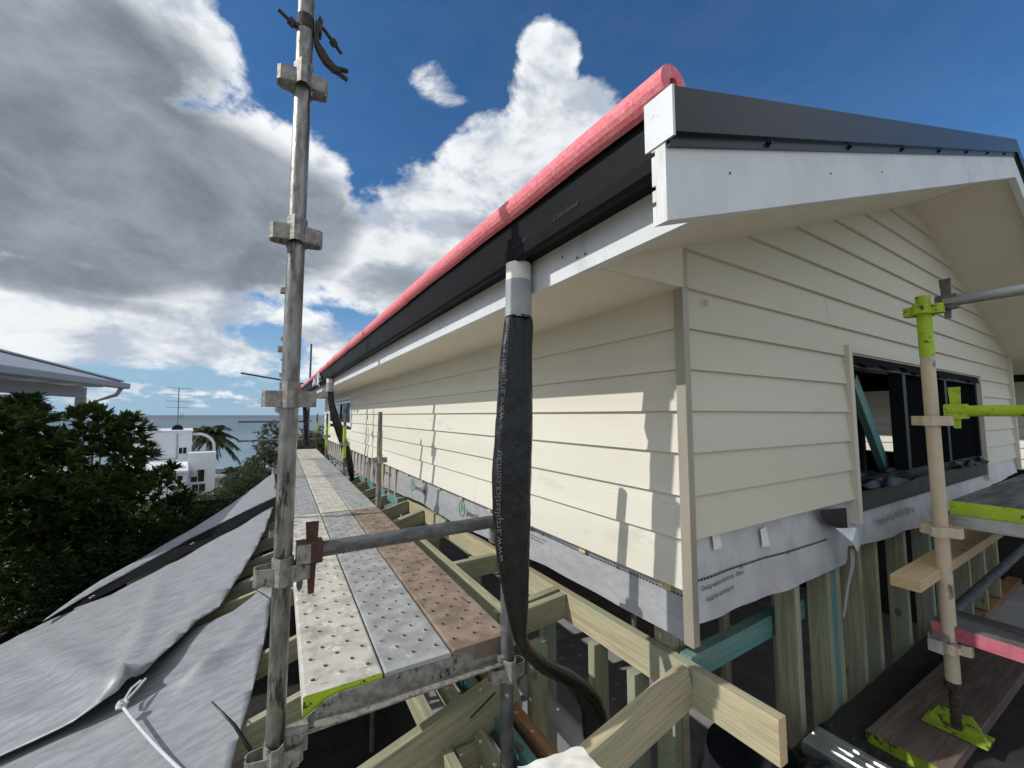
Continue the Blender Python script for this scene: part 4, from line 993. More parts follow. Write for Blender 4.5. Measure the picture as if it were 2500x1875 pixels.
px2 = [T(1530, 190), T(1480, 330), T(1420, 450), T(1330, 600), T(1250, 715), T(1225, 752), T(1100, 838), T(1060, 885), T(960, 990), T(830, 1120), T(740, 1205), T(655, 1284), T(560, 1330), T(400, 1400), T(200, 1490), T(0, 1578), (-260, 1950), (-500, 1900), (-420, 1760), (-150, 1655), T(0, 968), T(235, 845), T(390, 780), T(620, 690), T(900, 545), T(1200, 380)]
t2 = tarp('large middle silver tarpaulin with creases running from the rope knot', px2, .05, wrk(2, (tie.x, tie.y), ((95, .05, .045), (70, .06, .03), (118, .05, .03), (150, .04, .02), (48, .045, .03))))
px3 = [T(1522, 640), T(1510, 760), T(1490, 890), T(1440, 1100), T(1390, 1290), T(1330, 1500), T(1280, 1690), (520, 2050), (-260, 2080), (-300, 1900), T(0, 1500), T(300, 1350), T(600, 1200), T(800, 1030), T(960, 930), T(1080, 868), T(1190, 832), T(1300, 780), T(1400, 705), T(1440, 670)]
c3 = onroof(*T(1150, 1100))
t3 = tarp('nearest silver tarpaulin, crossed by the white rope', px3, .0, wrk(8, (c3.x, c3.y), ((20, .035, .03), (200, .05, .03), (60, .05, .02))), .04)
px1 = [T(1532, 8), T(1540, 70), T(1548, 140), T(1300, 262), T(1075, 372), T(800, 520), T(500, 690), T(300, 805), T(235, 842), T(330, 770), T(560, 612), T(800, 480), T(1050, 335), T(1300, 180)]
t1 = tarp('narrow far silver tarpaulin strip with a black hem', px1, .085, lambda x, y: .012 * nz(x * 2, y * 2, 5), .08)
# black hem flap hanging from the far strip, with eyelets
def hem(b):
    top = [T(1548, 142), T(1300, 264), T(1075, 374), T(800, 522), T(500, 692), T(300, 806), T(240, 842)]
    bot = [T(1535, 186), T(1300, 322), T(1075, 440), T(800, 580), T(520, 720), T(400, 775), T(280, 828)]
    V = [onroof(*p, .082) for p in top] + [onroof(*p, .055) for p in bot]; n = len(top)
    b.add(V, [[i, i + 1, n + i + 1, n + i] for i in range(n - 1)], 'tarp_black')
one('hem', hem, t1)
for p in (T(1075, 405), T(515, 702)):
    q = onroof(*p, .078); 
    one('eyelet', lambda b: b.tube([q + Vector((.016 * math.cos(a), .022 * math.sin(a), .27 * .016 * math.cos(a))) for a in np.linspace(0, 2 * math.pi, 13)], .0035, 'galv_clean', 6, cap=False), t1)
# rope with its knot
ra, rb = onroof(*T(680, 1310), .085), onroof(*T(1030, 1690), .02)
rp = thing('rope', 'white braided rope knotted to the tarpaulin corner', 'rope', tuple(ra))
one('line', lambda b: b.tube([ra + (rb - ra) * (i / 12) + Vector((0, 0, -.012 * math.sin(math.pi * i / 12))) for i in range(13)], .0065, 'rope_white', 10), rp)
def knot(b):
    for k in range(5):
        c_ = ra + Vector((rnd.uniform(-.015, .015), rnd.uniform(-.015, .015), rnd.uniform(-.006, .012)))
        b.tube([c_ + Vector((.016 * math.cos(a + k), .016 * math.sin(a + k), .008 * math.sin(2 * a + k))) for a in np.linspace(0, 2 * math.pi, 11)], .006, 'rope_white', 8, cap=False)
one('knot', knot, rp)
for e in (((700, 1290), (760, 1225), (815, 1160)), ((690, 1290), (735, 1215), (790, 1170))):
    one('tail', lambda b: b.tube([onroof(*T(*p), .08 + .008 * i) for i, p in enumerate(e)], .006, 'rope_white', 8), rp)
def tie_(label, pts, dz):
    P = [onroof(*T(*p), d) for p, d in zip(pts, dz)]
    tag(tube('cable_tie', P, [.008, .006, .003][:len(P)], 'tie_black', seg=8), label, 'cable tie', 'black cable ties')
tie_('long black cable tie tail sticking up from the nearest tarpaulin edge', ((1400, 1560), (1310, 1420), (1185, 1290)), (-.02, .10, .12))
for i, (a, b_) in enumerate((((1480, 355), (1540, 420)), ((1410, 650), (1525, 725)))):
    P = [onroof(*T(*a), .05), onroof(*T(*b_), .05)]
    tag(tube('cord', P, .003, 'tie_black', seg=6), ['thin dark cord', 'lower thin dark cord'][i] + ' tying the tarpaulin edge to the foreground pole', 'cord', 'tie cords')
P0 = onroof(*T(1515, 352), .02)
tag(beam('timber_end', P0, P0 + Vector((.35, .02, .05)), .05, .05, 'pine_raw'), 'short raw timber end poking out behind the foreground pole', 'timber offcut')
P0 = Vector(onroof(668, 1149, .08))
tag(beam('timber_end', P0, P0 + Vector((.5, .02, .08)), .10, .09, 'pine_raw'), 'small timber block at the peak of the far tarpaulin', 'timber offcut')

# ================================================================== RIGHT SCAFFOLD
def rscaf():
    x, y = 2.555, .583
    t = thing('scaffold_standard', 'beige painted pole with lime green top in front of the gable window', 'scaffold pole', (x, y, -1.335), 'upright scaffold standards')
    one('tube', lambda b: b.tube([(x, y, -1.15), (x, y, -.4), (x, y, .16), (x, y, .54)], .0245, 'beige_paint', 22), t)
    one('paint_band', lambda b: b.tube([(x, y, .262), (x, y, .545)], .0258, 'lime', 22), t)
    for z, m in ((.478, 'lime'), (-.025, 'beige_paint'), (-.505, 'beige_paint'), (-.985, 'beige_paint')):
        def nd(b): node(b, x, y, z, m, dirs=(0, 1, 2, 3), rot=0, ht=.042, pr=.038)
        one('pressing', nd, t)
    j = thing('base_jack', 'rusty screw jack with lime green base plate under the beige pole', 'base jack', (x, y, -1.335))
    one('screw', lambda b: b.tube([(x, y, -1.33 + .012 * i) for i in range(18)], [.0165 + (.0025 if i % 2 else 0) for i in range(18)], 'rust_dark', 14, smooth=False), j)
    one('nut', lambda b: b.tube([(x, y, -1.165), (x, y, -1.135)], .03, 'rust_dark', 10, smooth=False), j)
    d = Vector((1, .12, 0)).normalized(); n = Vector((-d.y, d.x, 0))
    c0 = Vector((x, y, -1.332))
    one('base_plate', lambda b: b.prism([c0 + Vector((math.cos(R(a)) * .085, math.sin(R(a)) * .125, 0)) for a in (50, 130, 230, 310)], (0, 0, .007), 'lime_dirty'), j)
    for sg in (-1, 1): one('gusset', lambda b: b.prism([c0 + Vector((-.004, sg * .017, .006)), c0 + Vector((-.004, sg * .088, .006)), c0 + Vector((-.004, sg * .062, .055)), c0 + Vector((-.004, sg * .045, .078)), c0 + Vector((-.004, sg * .017, .072))], (.008, 0, 0), 'lime_dirty'), j)
    # sole board
    one('sole_board', lambda b: b.beam((2.235, .665, -1.362), (3.6, .665 - .03, -1.362), .245, .048, 'board_old', m_end='lime_dirty', bev=.003))
    tag(bpy.data.objects['sole_board'], 'old brown timber sole board with a lime green end under the base jack', 'board')
    # rails running towards the viewer
    def rail(name, lab, z, m, xx, ends, clean):
        t = thing('scaffold_rail', lab, 'scaffold rail', (xx, y, z), 'rails of the right scaffold')
        one('tube', lambda b: b.tube([(xx, y - .06, z), (xx, y - 1.0, z), (xx, -1.2, z)], .0235, m, 20), t)
        one('end_fitting', lambda b: (b.box(xx - .02, xx + .02, y - .105, y - .035, z - .034, z + .03, ends, .004),), t)
        one('wedge', lambda b: b.prism([(xx - .005, y - .05, z + .105), (xx - .005, y - .088, z + .105), (xx - .005, y - .08, z - .075), (xx - .005, y - .06, z - .075)], (.009, 0, 0), ends), t)
    rail('r', 'clean galvanised guard rail leaving the lime pole top', .507, 'galv_clean', x + .03, 'galv_dark', 1)
    rail('r', 'lime green lower guard rail beside the beige pole', .018, 'lime', x + .03, 'lime', 0)
    tag(tube('scaffold_rail', [(2.66, .64, -.955), (5.6, .66, -.955)], .0235, 'galv_dark', seg=16), 'dark tube running back below the right deck', 'scaffold rail', 'rails of the right scaffold')
    tag(tube('scaffold_rail', [(5.45, .35, -1.3), (5.45, .35, .6)], .0245, 'lime', seg=16), 'lime green upright at the right edge of the picture', 'scaffold pole', 'upright scaffold standards')
    # upper deck: planks run away from the viewer
    for k in range(4):
        o = Vector((2.69, .58 - .236 * k, -.39)); lab = ['nearest the wall', 'second from the wall', 'third from the wall', 'fourth from the wall'][k]
        plank(o, Vector((1, 0, 0)), Vector((0, -1, 0)), 2.43, .229, 'plank_weathered', 'lime', 'weathered grey plank of the right deck with lime end, ' + lab, 'planks of the right deck')
    tag(beam('deck_bearer', (2.675, .64, -.475), (2.675, -.6, -.475), .03, .055, 'galv_clean'), 'galvanised bearer under the right deck ends', 'scaffold bearer')
    plank((2.54, .635, -.9), Vector((0, -1, 0)), Vector((1, 0, 0)), 2.43, .235, 'plank_weathered', 'pink', 'low grey plank with a pink painted side by the beige pole', 'planks of the right deck')
    tag(beam('plank_bracket', (2.43, .60, -.965), (2.80, .60, -.965), .045, .05, 'galv_clean'), 'galvanised bracket under the pink sided plank', 'scaffold bearer')
    # loose timber
    p0 = Vector((2.30, .645, -.70)); p1 = Vector((3.9, .60, -.64))
    tag(beam('loose_timber', p0, p1, .095, .045, 'pine_raw'), 'loose raw pine board pushed through behind the beige pole', 'timber offcut')
    # aluminium box section
    a0 = onZ(*[2013, 1779], -1.28); 
    def alu(b):
        b.box(a0.x - .15, a0.x - .005, -.4, a0.y + .02, -1.33, -1.28, 'alu', .003)
        for i in range(4): b.box(a0.x - .14 + i * .036, a0.x - .122 + i * .036, -.4, a0.y + .018, -1.2795, -1.276, 'alu', .001)
    tag(one('alloy_plank', alu), 'ribbed aluminium plank end at the bottom edge', 'plank')
    tag(box('lower_shelf', 1.6, 3.9, -.9, .93, -1.42, -1.388, 'floor_dark', bev=.002), 'grey sheet laid under the sole board', 'board')
rscaf()
# black plastic sheets, paper and other loose things
def sheet(name, label, cat, f, nu, nv, m, thick=0):
    V = [f(i / nu, j / nv) for i in range(nu + 1) for j in range(nv + 1)]
    return tag(obj(name, V, [[i * (nv + 1) + j, (i + 1) * (nv + 1) + j, (i + 1) * (nv + 1) + j + 1, i * (nv + 1) + j + 1] for i in range(nu) for j in range(nv)], m, smooth=True), label, cat)
sheet('plastic_sheet', 'crumpled black plastic sheet heaped below the gable studs', 'plastic sheet', lambda u, v: Vector((1.62 + .56 * u, .62 + .30 * v, -1.372 + .07 * math.sin(math.pi * u) * math.sin(math.pi * v) * (1 + .6 * nz(u * 4, v * 4, 2)) + .03 * abs(nz(u * 7, v * 7, 5)))), 36, 28, 'plastic_black')
sheet('plastic_sheet', 'black plastic roll standing under the ledger end', 'plastic sheet', lambda u, v: Vector((1.27 + .16 * math.cos(2 * math.pi * u) * (1 + .3 * nz(u * 5, v * 3, 1)) + .18 * v, .83 + .13 * math.sin(2 * math.pi * u) * (1 + .3 * nz(u * 5, v * 3, 7)), -1.75 + .62 * v + .05 * nz(u * 5, v * 4, 11))), 36, 18, 'plastic_black')
q = [onZ(1418, 1822, -1.02), onZ(1480, 1890, -1.02), onZ(1330, 1910, -1.02), onZ(1262, 1862, -1.02)]
def pap(u, v):
    a = q[0].lerp(q[1], u); b = q[3].lerp(q[2], u); p = a.lerp(b, v); return p + Vector((0, 0, .012 * nz(u * 4, v * 4, 3) - .01 * v))
sheet('paper_sheet', 'torn pale paper sheet at the bottom edge beside the hip rafter', 'paper', pap, 14, 14, 'paper_white')
P0 = onZ(1208, 1692, -1.02); P1 = onZ(1150, 1752, -1.02)
tag(tube('cable_tie', [P0, P1], .0035, 'tie_black', seg=6), 'thin black cable tie tail below the inner pole', 'cable tie', 'black cable ties')

# ================================================================== VEGETATION
nrg = np.random.default_rng(11)
def leaf_mesh(name, base, axis, ln, wd, m, parent, fold=.25):
    """one folded leaf per row: base (N,3), axis (N,3) unit, length, width"""
    N = len(base); up = np.tile(np.array([0, 0, 1.0]), (N, 1)) + nrg.normal(0, .35, (N, 3))
    side = np.cross(axis, up); side /= np.linalg.norm(side, axis=1)[:, None] + 1e-9
    nor = np.cross(side, axis)
    L = ln[:, None]; Wd = wd[:, None]
    a = base; tip = base + axis * L - np.array([0, 0, 1.0]) * L * .18
    mid = base + axis * L * .5
    l = mid + side * Wd * .5 + nor * Wd * fold; r = mid - side * Wd * .5 + nor * Wd * fold
    V = np.stack([a, l, tip, r, mid], 1).reshape(-1, 3)
    k = (np.arange(N) * 5)[:, None]
    F = np.concatenate([k + np.array([[0, 4, 1]]), k + np.array([[1, 4, 2]]), k + np.array([[0, 3, 4]]), k + np.array([[4, 3, 2]])], 0)
    me = bpy.data.meshes.new(name); me.vertices.add(len(V)); me.vertices.foreach_set('co', V.astype('f').ravel())
    me.loops.add(len(F) * 3); me.loops.foreach_set('vertex_index', F.astype('i').ravel()); me.polygons.add(len(F))
    me.polygons.foreach_set('loop_start', np.arange(0, len(F) * 3, 3, dtype='i')); me.polygons.foreach_set('loop_total', np.full(len(F), 3, 'i'))
    me.materials.append(MATS[m]); me.update(); me.validate()
    return link(bpy.data.objects.new(name, me), parent)
def unit(n):
    v = nrg.normal(0, 1, (n, 3)); return v / np.linalg.norm(v, axis=1)[:, None]
def foliage(clumps, per, nleaf, ln, wd, spread=.9, upb=.6, shell=.55):
    B = []; A = []; Ln = []; Wd = []
    for (c, r) in clumps:
        n = max(8, int(per * (r / .4) ** 2)); d = unit(n); d[:, 2] = np.where(d[:, 2] < -.3, -d[:, 2] * .6, d[:, 2])
        rr = r * (shell + (1 - shell) * nrg.random(n) ** .6) * (1 + .18 * np.sin(d[:, 0] * 7 + d[:, 2] * 5 + c[0] * 9))
        tip = np.array(c)[None] + d * rr[:, None] * np.array([1, 1, .85])
        ax = d + np.array([0, 0, upb]); ax /= np.linalg.norm(ax, axis=1)[:, None]
        for q in range(nleaf):
            lv = ax + unit(n) * spread; lv /= np.linalg.norm(lv, axis=1)[:, None]
            B.append(tip); A.append(lv); s_ = nrg.uniform(.7, 1.15, n); Ln.append(ln * s_); Wd.append(wd * s_)
    return np.concatenate(B), np.concatenate(A), np.concatenate(Ln), np.concatenate(Wd)
def tree(name, label, cat, clumps, base, m, per, nleaf, ln, wd, group=None, trunk_r=.05, **kw):
    t = thing(name, label, cat, base, group)
    def tr(b):
        bs = Vector(base); cen = Vector(np.mean([c for c, r in clumps], axis=0)); fork = bs.lerp(cen, .45)
        b.tube([bs, bs.lerp(fork, .5) + Vector((.05, .03, 0)), fork], [trunk_r, trunk_r * .85, trunk_r * .7], 'bark', 9)
        for c, r in clumps[:16]:
            c = Vector(c); mid = fork.lerp(c, .5) + Vector((rnd.uniform(-.1, .1), rnd.uniform(-.1, .1), -.06))
            b.tube([fork, mid, c + Vector((0, 0, r * .3))], [trunk_r * .5, trunk_r * .3, trunk_r * .1], 'bark', 6)
    one('trunk', tr, t)
    B, A, L, Wd = foliage(clumps, per, nleaf, ln, wd, **kw)
    leaf_mesh('crown', B, A, L, Wd, m, t)
    return t
def cl(lst): return [(tuple(at(px, py, r)), rad) for px, py, r, rad in lst]
GR = 'leafy shrubs left of the platform'
SK = 1.75
def cls(lst): return cl([(px, py, r * SK, rad * SK) for px, py, r, rad in lst])
tree('glossy_shrub', 'tall glossy shrub at the left edge under the verandah roof', 'shrub', cls([(-40, 1070, 4.9, .36), (50, 1050, 5.1, .28), (45, 1005, 5.2, .13), (62, 985, 5.2, .08), (20, 1010, 5.3, .12), (10, 1150, 5.0, .45), (105, 1120, 5.2, .28), (60, 1250, 4.9, .45), (-60, 1250, 4.8, .5), (150, 1230, 5.1, .40), (-20, 1400, 4.8, .5), (100, 1390, 5.0, .5)]), (-3.2, 8.2, -4.3), 'leaf_glossy', 34, 11, .20, .055, GR, spread=.72, shell=.45)
tree('glossy_shrub', 'large glossy shrub with pale new tips in front of the verandah post', 'shrub', cls([(228, 1060, 5.3, .24), (200, 1025, 5.3, .09), (255, 1015, 5.3, .10), (290, 1060, 5.4, .20), (312, 1035, 5.4, .08), (195, 1110, 5.3, .30), (275, 1125, 5.3, .30), (325, 1085, 5.5, .09), (230, 1220, 5.2, .45), (305, 1200, 5.4, .30), (170, 1330, 5.1, .45), (270, 1330, 5.3, .45), (315, 1135, 5.5, .13)]), (-2.2, 9.0, -4.35), 'leaf_glossy', 34, 11, .20, .055, GR, spread=.72, shell=.45)
tree('glossy_shrub', 'lower dark shrub whose top branch crosses the white house', 'shrub', cls([(375, 1185, 6.2, .16), (415, 1147, 6.3, .07), (395, 1158, 6.3, .08), (350, 1230, 6.2, .36), (420, 1245, 6.4, .24), (385, 1330, 6.2, .45), (310, 1380, 5.9, .5), (440, 1300, 6.6, .3), (250, 1420, 5.5, .5), (180, 1450, 5.2, .5)]), (-1.5, 10.6, -4.4), 'leaf_dark', 34, 11, .19, .052, GR, spread=.72, shell=.45)
tree('dense_hedge', 'dense small leaved dark bush filling the gap below the white house', 'bush', cl([(500, 1310, 9.0, .6), (560, 1300, 9.5, .55), (470, 1350, 8.5, .7), (540, 1360, 8.8, .7), (420, 1420, 7.5, .7), (610, 1280, 10, .5), (600, 1330, 9, .6), (640, 1250, 10.5, .5), (480, 1400, 8, .7), (320, 1450, 8.2, .8), (220, 1475, 7.8, .8), (110, 1505, 7.4, .8), (10, 1520, 7.2, .8), (560, 1245, 11, .35)]), (-1.0, 8.8, -4.5), 'leaf_dark', 300, 6, .055, .024, GR)
tree('dense_hedge', 'green rounded hedge beyond the tarpaulin peak', 'bush', cl([(470, 1270, 13, .9), (520, 1255, 14, .8), (430, 1275, 12, .8), (560, 1270, 13, .8), (600, 1265, 13, .8)]), (-1.6, 13, -4.6), 'leaf_glossy', 260, 6, .07, .03, GR)
OT = 'grey green trees towards the sea'
def olive(label, lst, base): tree('olive_tree', label, 'tree', cl(lst), base, 'leaf_olive', 130, 8, .11, .018, OT, trunk_r=.08, upb=1.0, spread=.7)
olive('feathery grey green tree left of the foreground pole', [(665, 1065, 14, .4), (655, 1095, 14, .4), (668, 1045, 14.2, .25), (600, 1165, 14, .4), (640, 1140, 14, .5), (665, 1130, 14, .6), (575, 1185, 14, .4), (620, 1200, 13.5, .8), (660, 1190, 13.5, .9), (590, 1225, 13.5, .7), (560, 1180, 14, .25), (700, 1120, 14.5, .9), (720, 1180, 14, .9)], (-.6, 13.8, -4.6))
olive('feathery grey green tree between the foreground pole and the house end', [(770, 1090, 17, .8), (745, 1100, 17, .8), (790, 1080, 17.5, .7), (760, 1130, 16.5, 1.0), (800, 1130, 17, 1.0), (720, 1110, 17, .9)], (1.2, 17, -4.8))
def palm():
    c = at(516, 1062, 62); base = (c.x, c.y, -8.9)
    t = thing('palm_tree', 'shaggy palm tree behind the white house against the sea', 'tree', base)
    one('trunk', lambda b: b.tube([base, (c.x + .1, c.y, -6), c], [.28, .24, .3], 'bark', 10), t)
    B = []; A = []; L = []; Wd = []
    for k in range(46):
        a = nrg.uniform(0, 2 * math.pi); el = nrg.uniform(-.5, 1.25); n = 46; ln = nrg.uniform(2.6, 3.6)
        d = np.array([math.cos(a) * math.cos(el), math.sin(a) * math.cos(el), math.sin(el)])
        t_ = np.linspace(.1, 1, n)[:, None]
        P = np.array(c)[None] + d[None] * t_ * ln - np.array([[0, 0, 1.0]]) * (t_ ** 2) * ln * .55
        T_ = np.gradient(P, axis=0); T_ /= np.linalg.norm(T_, axis=1)[:, None]
        sd_ = np.cross(T_, [0, 0, 1.0]); sd_ /= np.linalg.norm(sd_, axis=1)[:, None] + 1e-6
        for sg in (1, -1):
            ax = sd_ * sg * .8 + T_ * .6 - np.array([[0, 0, .55]]); ax /= np.linalg.norm(ax, axis=1)[:, None]
            B.append(P); A.append(ax); L.append(np.full(n, .62)); Wd.append(np.full(n, .09))
    leaf_mesh('crown', np.concatenate(B), np.concatenate(A), np.concatenate(L), np.concatenate(Wd), 'leaf_palm', t)
palm()
# low ground cover on the slope and roadside
def cover():
    n = 9000; x = nrg.uniform(-16, 8, n); y = nrg.uniform(16, 60, n)
    z = np.interp(y, [8, 20, 34, 44, 58, 66], [-4.3, -5.0, -6.3, -7.4, -8.8, -9.55])
    B = np.stack([x, y, z], 1); A = np.stack([nrg.normal(0, .35, n), nrg.normal(0, .35, n), np.ones(n)], 1); A /= np.linalg.norm(A, axis=1)[:, None]
    o = leaf_mesh('grass', B, A, nrg.uniform(.3, .9, n), nrg.uniform(.05, .16, n), 'grass', None)
    tag(o, 'rough grass and weeds on the slope below the houses', 'grass', kind='stuff')
cover()
for i, (px, py, r, rad) in enumerate(((600, 1150, 80, .9), (560, 1152, 82, .8), (585, 1148, 84, .7), (625, 1150, 80, .8), (540, 1153, 84, .6))):
    c = at(px, py, r)
    B, A, L, Wd = foliage([(tuple(c), rad), ((c.x + .8, c.y, c.z - .2), rad * .8)], 120, 5, .3, .12)
    tag(leaf_mesh('beach_bush', B, A, L, Wd, 'leaf_olive', None), 'low dark bush on the beach edge, %s' % ['right of the car', 'nearest the car', 'behind the others', 'farthest right', 'beside the car rear'][i], 'bush', 'beach edge bushes')

# ================================================================== WHITE HOUSE, AERIAL, CAR
def white_house():
    t = thing('white_house', 'white rendered flat roofed house below, near the sea', 'house', (-6, 44, -7.6))
    Y = 44.0; g = lambda px, py, yy=Y: onY(px, py, yy)
    a, b_ = g(300, 1056), g(470, 1053)
    def blk(nm, x0, x1, y0, z0, z1, dp):
        one(nm, lambda b: b.prism([(x0, y0, z0), (x1, y0, z0), (x1, y0, z1), (x0, y0, z1)], (-.135 * dp, dp, 0), 'render_white'), t)
    blk('upper_wall', a.x, b_.x, Y, -8.2, a.z, 7); blk('parapet', a.x - .05, b_.x + .05, Y - .06, a.z, a.z + .10, 7.1)
    c, d = g(459, 1108, Y - 2), g(528, 1106, Y - 2)
    blk('lower_wall', c.x, d.x, Y - 2, -8.2, c.z + .05, 1.9)
    # curved hoop above the terrace
    def hoop(b):
        P = [g(471, 1060, Y + .6), g(492, 1060, Y + .6), g(505, 1064, Y + .6), g(516, 1072, Y + .6), g(522, 1082, Y + .6), g(523, 1106, Y + .6)]
        b.tube(P, .12, 'render_white', 10)
    one('hoop', hoop, t)
    # windows
    def win(px0, py0, px1, py1, yy, nm='window'):
        p, q = g(px0, py0, yy - .03), g(px1, py1, yy - .03)
        w_ = box(nm, p.x, q.x, yy - .03, yy + .05, q.z, p.z, 'glass_dark', t, bev=0)
        def fr(b):
            e = .06
            b.box(p.x - e, q.x + e, yy - .05, yy - .032, p.z, p.z + e, 'frame_white'); b.box(p.x - e, q.x + e, yy - .05, yy - .032, q.z - e, q.z, 'frame_white')
            b.box(p.x - e, p.x, yy - .05, yy - .032, q.z, p.z, 'frame_white'); b.box(q.x, q.x + e, yy - .05, yy - .032, q.z, p.z, 'frame_white')
            b.box((p.x + q.x) / 2 - .02, (p.x + q.x) / 2 + .02, yy - .045, yy - .033, q.z, p.z, 'frame_white')
        one('window_frame', fr, w_)
    win(437, 1093, 455, 1107, Y); win(467, 1148, 498, 1175, Y - 2); win(469, 1183, 500, 1200, Y - 2)
    # lean-to roof and wall in front
    r0, r1, r2, r3 = g(300, 1130, Y), g(458, 1124, Y), g(460, 1153, Y - 4), g(330, 1155, Y - 4)
    one('lean_to_roof', lambda b: b.prism([(r0.x, Y, r0.z), (r1.x, Y, r1.z), (r2.x, Y - 4, r2.z), (r3.x, Y - 4, r2.z)], (0, 0, .15), 'render_white'), t)
    box('lean_to_wall', r3.x, r2.x - .15, Y - 3.7, Y - .1, -8.2, r2.z, 'render_white', t, bev=.02)
    win(415, 1163, 446, 1172, Y - 3.7)
    # air conditioners
    for nm, px, py, yy in (('air_conditioner', 368, 1097, Y), ('air_conditioner', 467, 1155, Y - 2)):
        p = g(px, py, yy - .2); ac = box(nm, p.x - .35, p.x + .35, yy - .42, yy - .04, p.z - .3, p.z + .3, 'trim_pale', t, bev=.03)
        one('fan_grille', lambda b: b.tube([(p.x, yy - .42, p.z), (p.x, yy - .45, p.z)], .22, 'trim_grey', 18), ac)
    one('wall_pipe', lambda b: (b.tube([g(433, 1058, Y - .05), g(431, 1120, Y - .05), g(380, 1121, Y - .05)], .05, 'trim_grey', 6),), t)
white_house()
def aerial():
    Y = 46.0
    p = onY(433, 1056, Y); top = onY(437, 946, Y)
    t = thing('television_aerial', 'tall television aerial mast on the white house roof', 'aerial', tuple(p))
    one('mast', lambda b: b.tube([p - Vector((0, 0, .1)), top], .035, 'antenna_metal', 8), t)
    for px, py in ((437, 948), (436.5, 964), (436, 980), (435.5, 995)):
        c = onY(px, py, Y); one('element', lambda b: b.tube([(c.x - .85, Y, c.z + .03), (c.x + .85, Y, c.z - .03)], .022, 'antenna_metal', 6), t)
    c = onY(436, 1016, Y)
    def arr(b):
        for d, h in ((0, .3), (.2, .22), (.35, .3)): b.tube([(c.x + d - .05, Y, c.z + h), (c.x + d - .05, Y, c.z - h)], .02, 'antenna_metal', 6)
        b.tube([(c.x - .15, Y, c.z), (c.x + .35, Y, c.z)], .02, 'antenna_metal', 6)
    one('side_array', arr, t)
    q = onY(433.5, 1048, Y - .4)
    t2 = thing('satellite_dish', 'dark round satellite dish at the foot of the aerial', 'satellite dish', (q.x, q.y, q.z - .5))
    def dish(b):
        V = [(q.x, q.y + .08, q.z)]; F = []
        for i, (r_, d) in enumerate(((.18, .06), (.33, .02), (.40, -.03))):
            for k in range(20): V.append((q.x + r_ * math.cos(k * math.pi / 10), q.y + d, q.z + r_ * math.sin(k * math.pi / 10)))
        F += [[0, 1 + k, 1 + (k + 1) % 20] for k in range(20)]
        for i in range(2): F += [[1 + i * 20 + k, 21 + i * 20 + k, 21 + i * 20 + (k + 1) % 20, 1 + i * 20 + (k + 1) % 20] for k in range(20)]
        b.add(V, F, 'sash_black', smooth=True)
    one('reflector', dish, t2)
    one('bracket', lambda b: b.tube([(q.x, q.y + .1, q.z), (q.x, q.y + .25, q.z - .3), (q.x, q.y + .25, q.z - .5)], .03, 'antenna_metal', 8), t2)
    one('feed_arm', lambda b: (b.tube([(q.x, q.y, q.z - .38), (q.x, q.y - .35, q.z - .15)], .02, 'antenna_metal', 8), b.tube([(q.x, q.y - .33, q.z - .19), (q.x, q.y - .37, q.z - .08)], .045, 'antenna_metal', 10)), t2)
aerial()
def car():
    c = onZ(527, 1157, -9.58); X, Y, Z = c.x - .9, c.y, -9.58
    t = thing('parked_car', 'silver wagon parked on the seaside road right of the white house', 'car', (X, Y, Z))
    body = [(-2.2, .35), (-2.25, .75), (-2.05, 1.0), (-1.75, 1.50), (-.2, 1.55), (.55, 1.05), (1.9, .92), (2.2, .70), (2.2, .35)]
    one('body', lambda b: b.prism([(X + u, Y - .85, Z + v) for u, v in body], (0, 1.7, 0), 'car_silver'), t)
    glass = [(-1.72, 1.02), (-1.62, 1.42), (-.25, 1.46), (.36, 1.05)]
    for y0 in (Y - .865, Y + .845): one('side_window', lambda b: b.prism([(X + u, y0, Z + v) for u, v in glass], (0, .02, 0), 'glass_dark'), t)
    one('rear_window', lambda b: b.prism([(X - 2.03, Y - .7, Z + 1.08), (X - 2.03, Y + .7, Z + 1.08), (X - 1.84, Y + .65, Z + 1.42), (X - 1.84, Y - .65, Z + 1.42)], (-.02, 0, .01), 'glass_dark'), t)
    for u in (-1.4, 1.35):
        for v in (-.8, .62):
            w_ = one('wheel', lambda b: b.tube([(X + u, Y + v, Z + .33), (X + u, Y + v + .2, Z + .33)], .33, 'tyre', 18), t)
            one('rim', lambda b: b.tube([(X + u, Y + v - .01, Z + .33), (X + u, Y + v + .21, Z + .33)], .19, 'car_silver', 14), w_)
    for v in (-.7, .5): one('headlight', lambda b: b.box(X + 2.15, X + 2.22, Y + v, Y + v + .25, Z + .68, Z + .82, 'frame_white'), t)
    one('side_trim', lambda b: b.box(X - 2.2, X + 2.2, Y - .87, Y - .852, Z + .5, Z + .62, 'tyre'), t)
car()

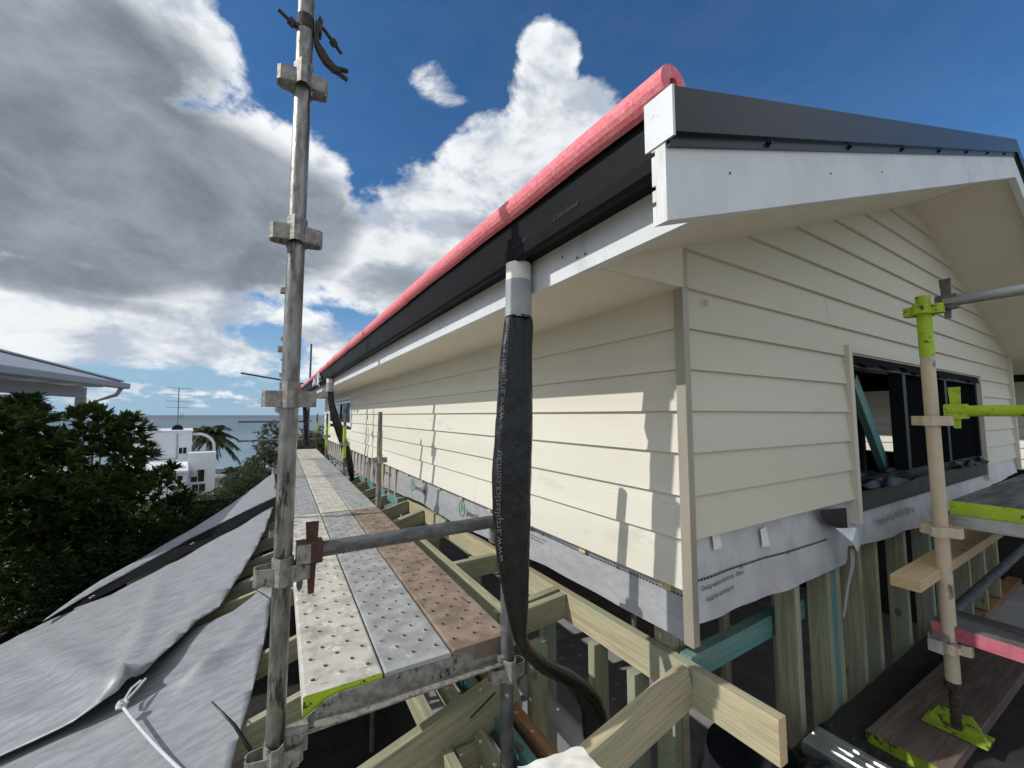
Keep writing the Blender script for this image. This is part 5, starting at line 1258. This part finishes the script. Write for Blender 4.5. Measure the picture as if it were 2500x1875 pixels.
# ================================================================== NEIGHBOUR'S VERANDAH
def verandah():
    tip = at(293, 938, 11.5); zt = tip.z
    e = Vector((-math.sin(R(8.9)), -math.cos(R(8.9)), 0)); n = Vector((-math.cos(R(8.9)), math.sin(R(8.9)), 0))   # along eave to viewer, inward
    t = thing('neighbour_verandah', 'grey hipped verandah roof of the neighbouring house at upper left', 'building', (tip.x, tip.y, -4.3))
    z1 = Vector((0, 0, 1)); L = 4.6; ps = math.tan(R(19))
    G = lambda u, v, h: tip + e * u + n * v + z1 * h
    # roof planes (hip from the tip)
    d = 4.0
    def rf(b):
        b.prism([G(0, 0, .02), G(L, 0, .02), G(L, d, .02 + d * ps), G(d, d, .02 + d * ps)], (0, 0, .03), 'roof_grey')
    ro = one('roof', rf, t)
    one('ridge_cap', lambda b: b.beam(G(-.02, -.02, .06), G(d, d, .07 + d * ps), .16, .03, 'roof_grey'), ro)
    def gut(b):
        pr = [(0, 0), (-.10, 0), (-.12, .02), (-.12, .11), (-.10, .115), (0, .10)]
        for A_, B_, ax in ((G(-.12, 0, -.09), G(L, 0, -.09), n),):
            V = [A_ + ax * u + z1 * v for u, v in pr] + [B_ + ax * u + z1 * v for u, v in pr]; k = len(pr)
            b.add(V, [list(range(k)), list(range(2 * k - 1, k - 1, -1))] + [[i, (i + 1) % k, k + (i + 1) % k, k + i] for i in range(k)], 'trim_grey')
    one('gutter', gut, t)
    one('beam', lambda b: b.beam(G(.35, .38, -.20), G(L, .38, -.20), .07, .20, 'trim_grey'), t)
    for k in range(5):
        u = .55 + .95 * k
        one('rafter_tail', lambda b: b.prism([G(u, .02, -.10), G(u, .9, -.10), G(u, .9, -.02 + .5 * ps), G(u, .02, 0)], e * .05, 'trim_pale'), t)
    for k in range(2):
        u = 1.6 + 1.5 * k
        one('bracket', lambda b: b.prism([G(u, .45, -.30), G(u, 1.0, -.30), G(u, .45, -.75)], e * .06, 'trim_pale'), t)
    one('post', lambda b: b.beam(G(.40, .40, -.30), Vector((G(.40, .40, 0).x, G(.40, .40, 0).y, -4.3)), .13, .13, 'trim_grey'), t)
    one('post', lambda b: b.beam(G(4.4, .40, -.30), Vector((G(4.4, .40, 0).x, G(4.4, .40, 0).y, -4.3)), .13, .13, 'trim_grey'), t)
    p = G(.10, .20, 0)
    one('downpipe', lambda b: b.tube([G(.05, -.04, -.08), G(.08, .02, -.22), G(.24, .26, -.36), Vector((G(.26, .28, 0).x, G(.26, .28, 0).y, -4.3))], .045, 'trim_grey', 12), t)
verandah()
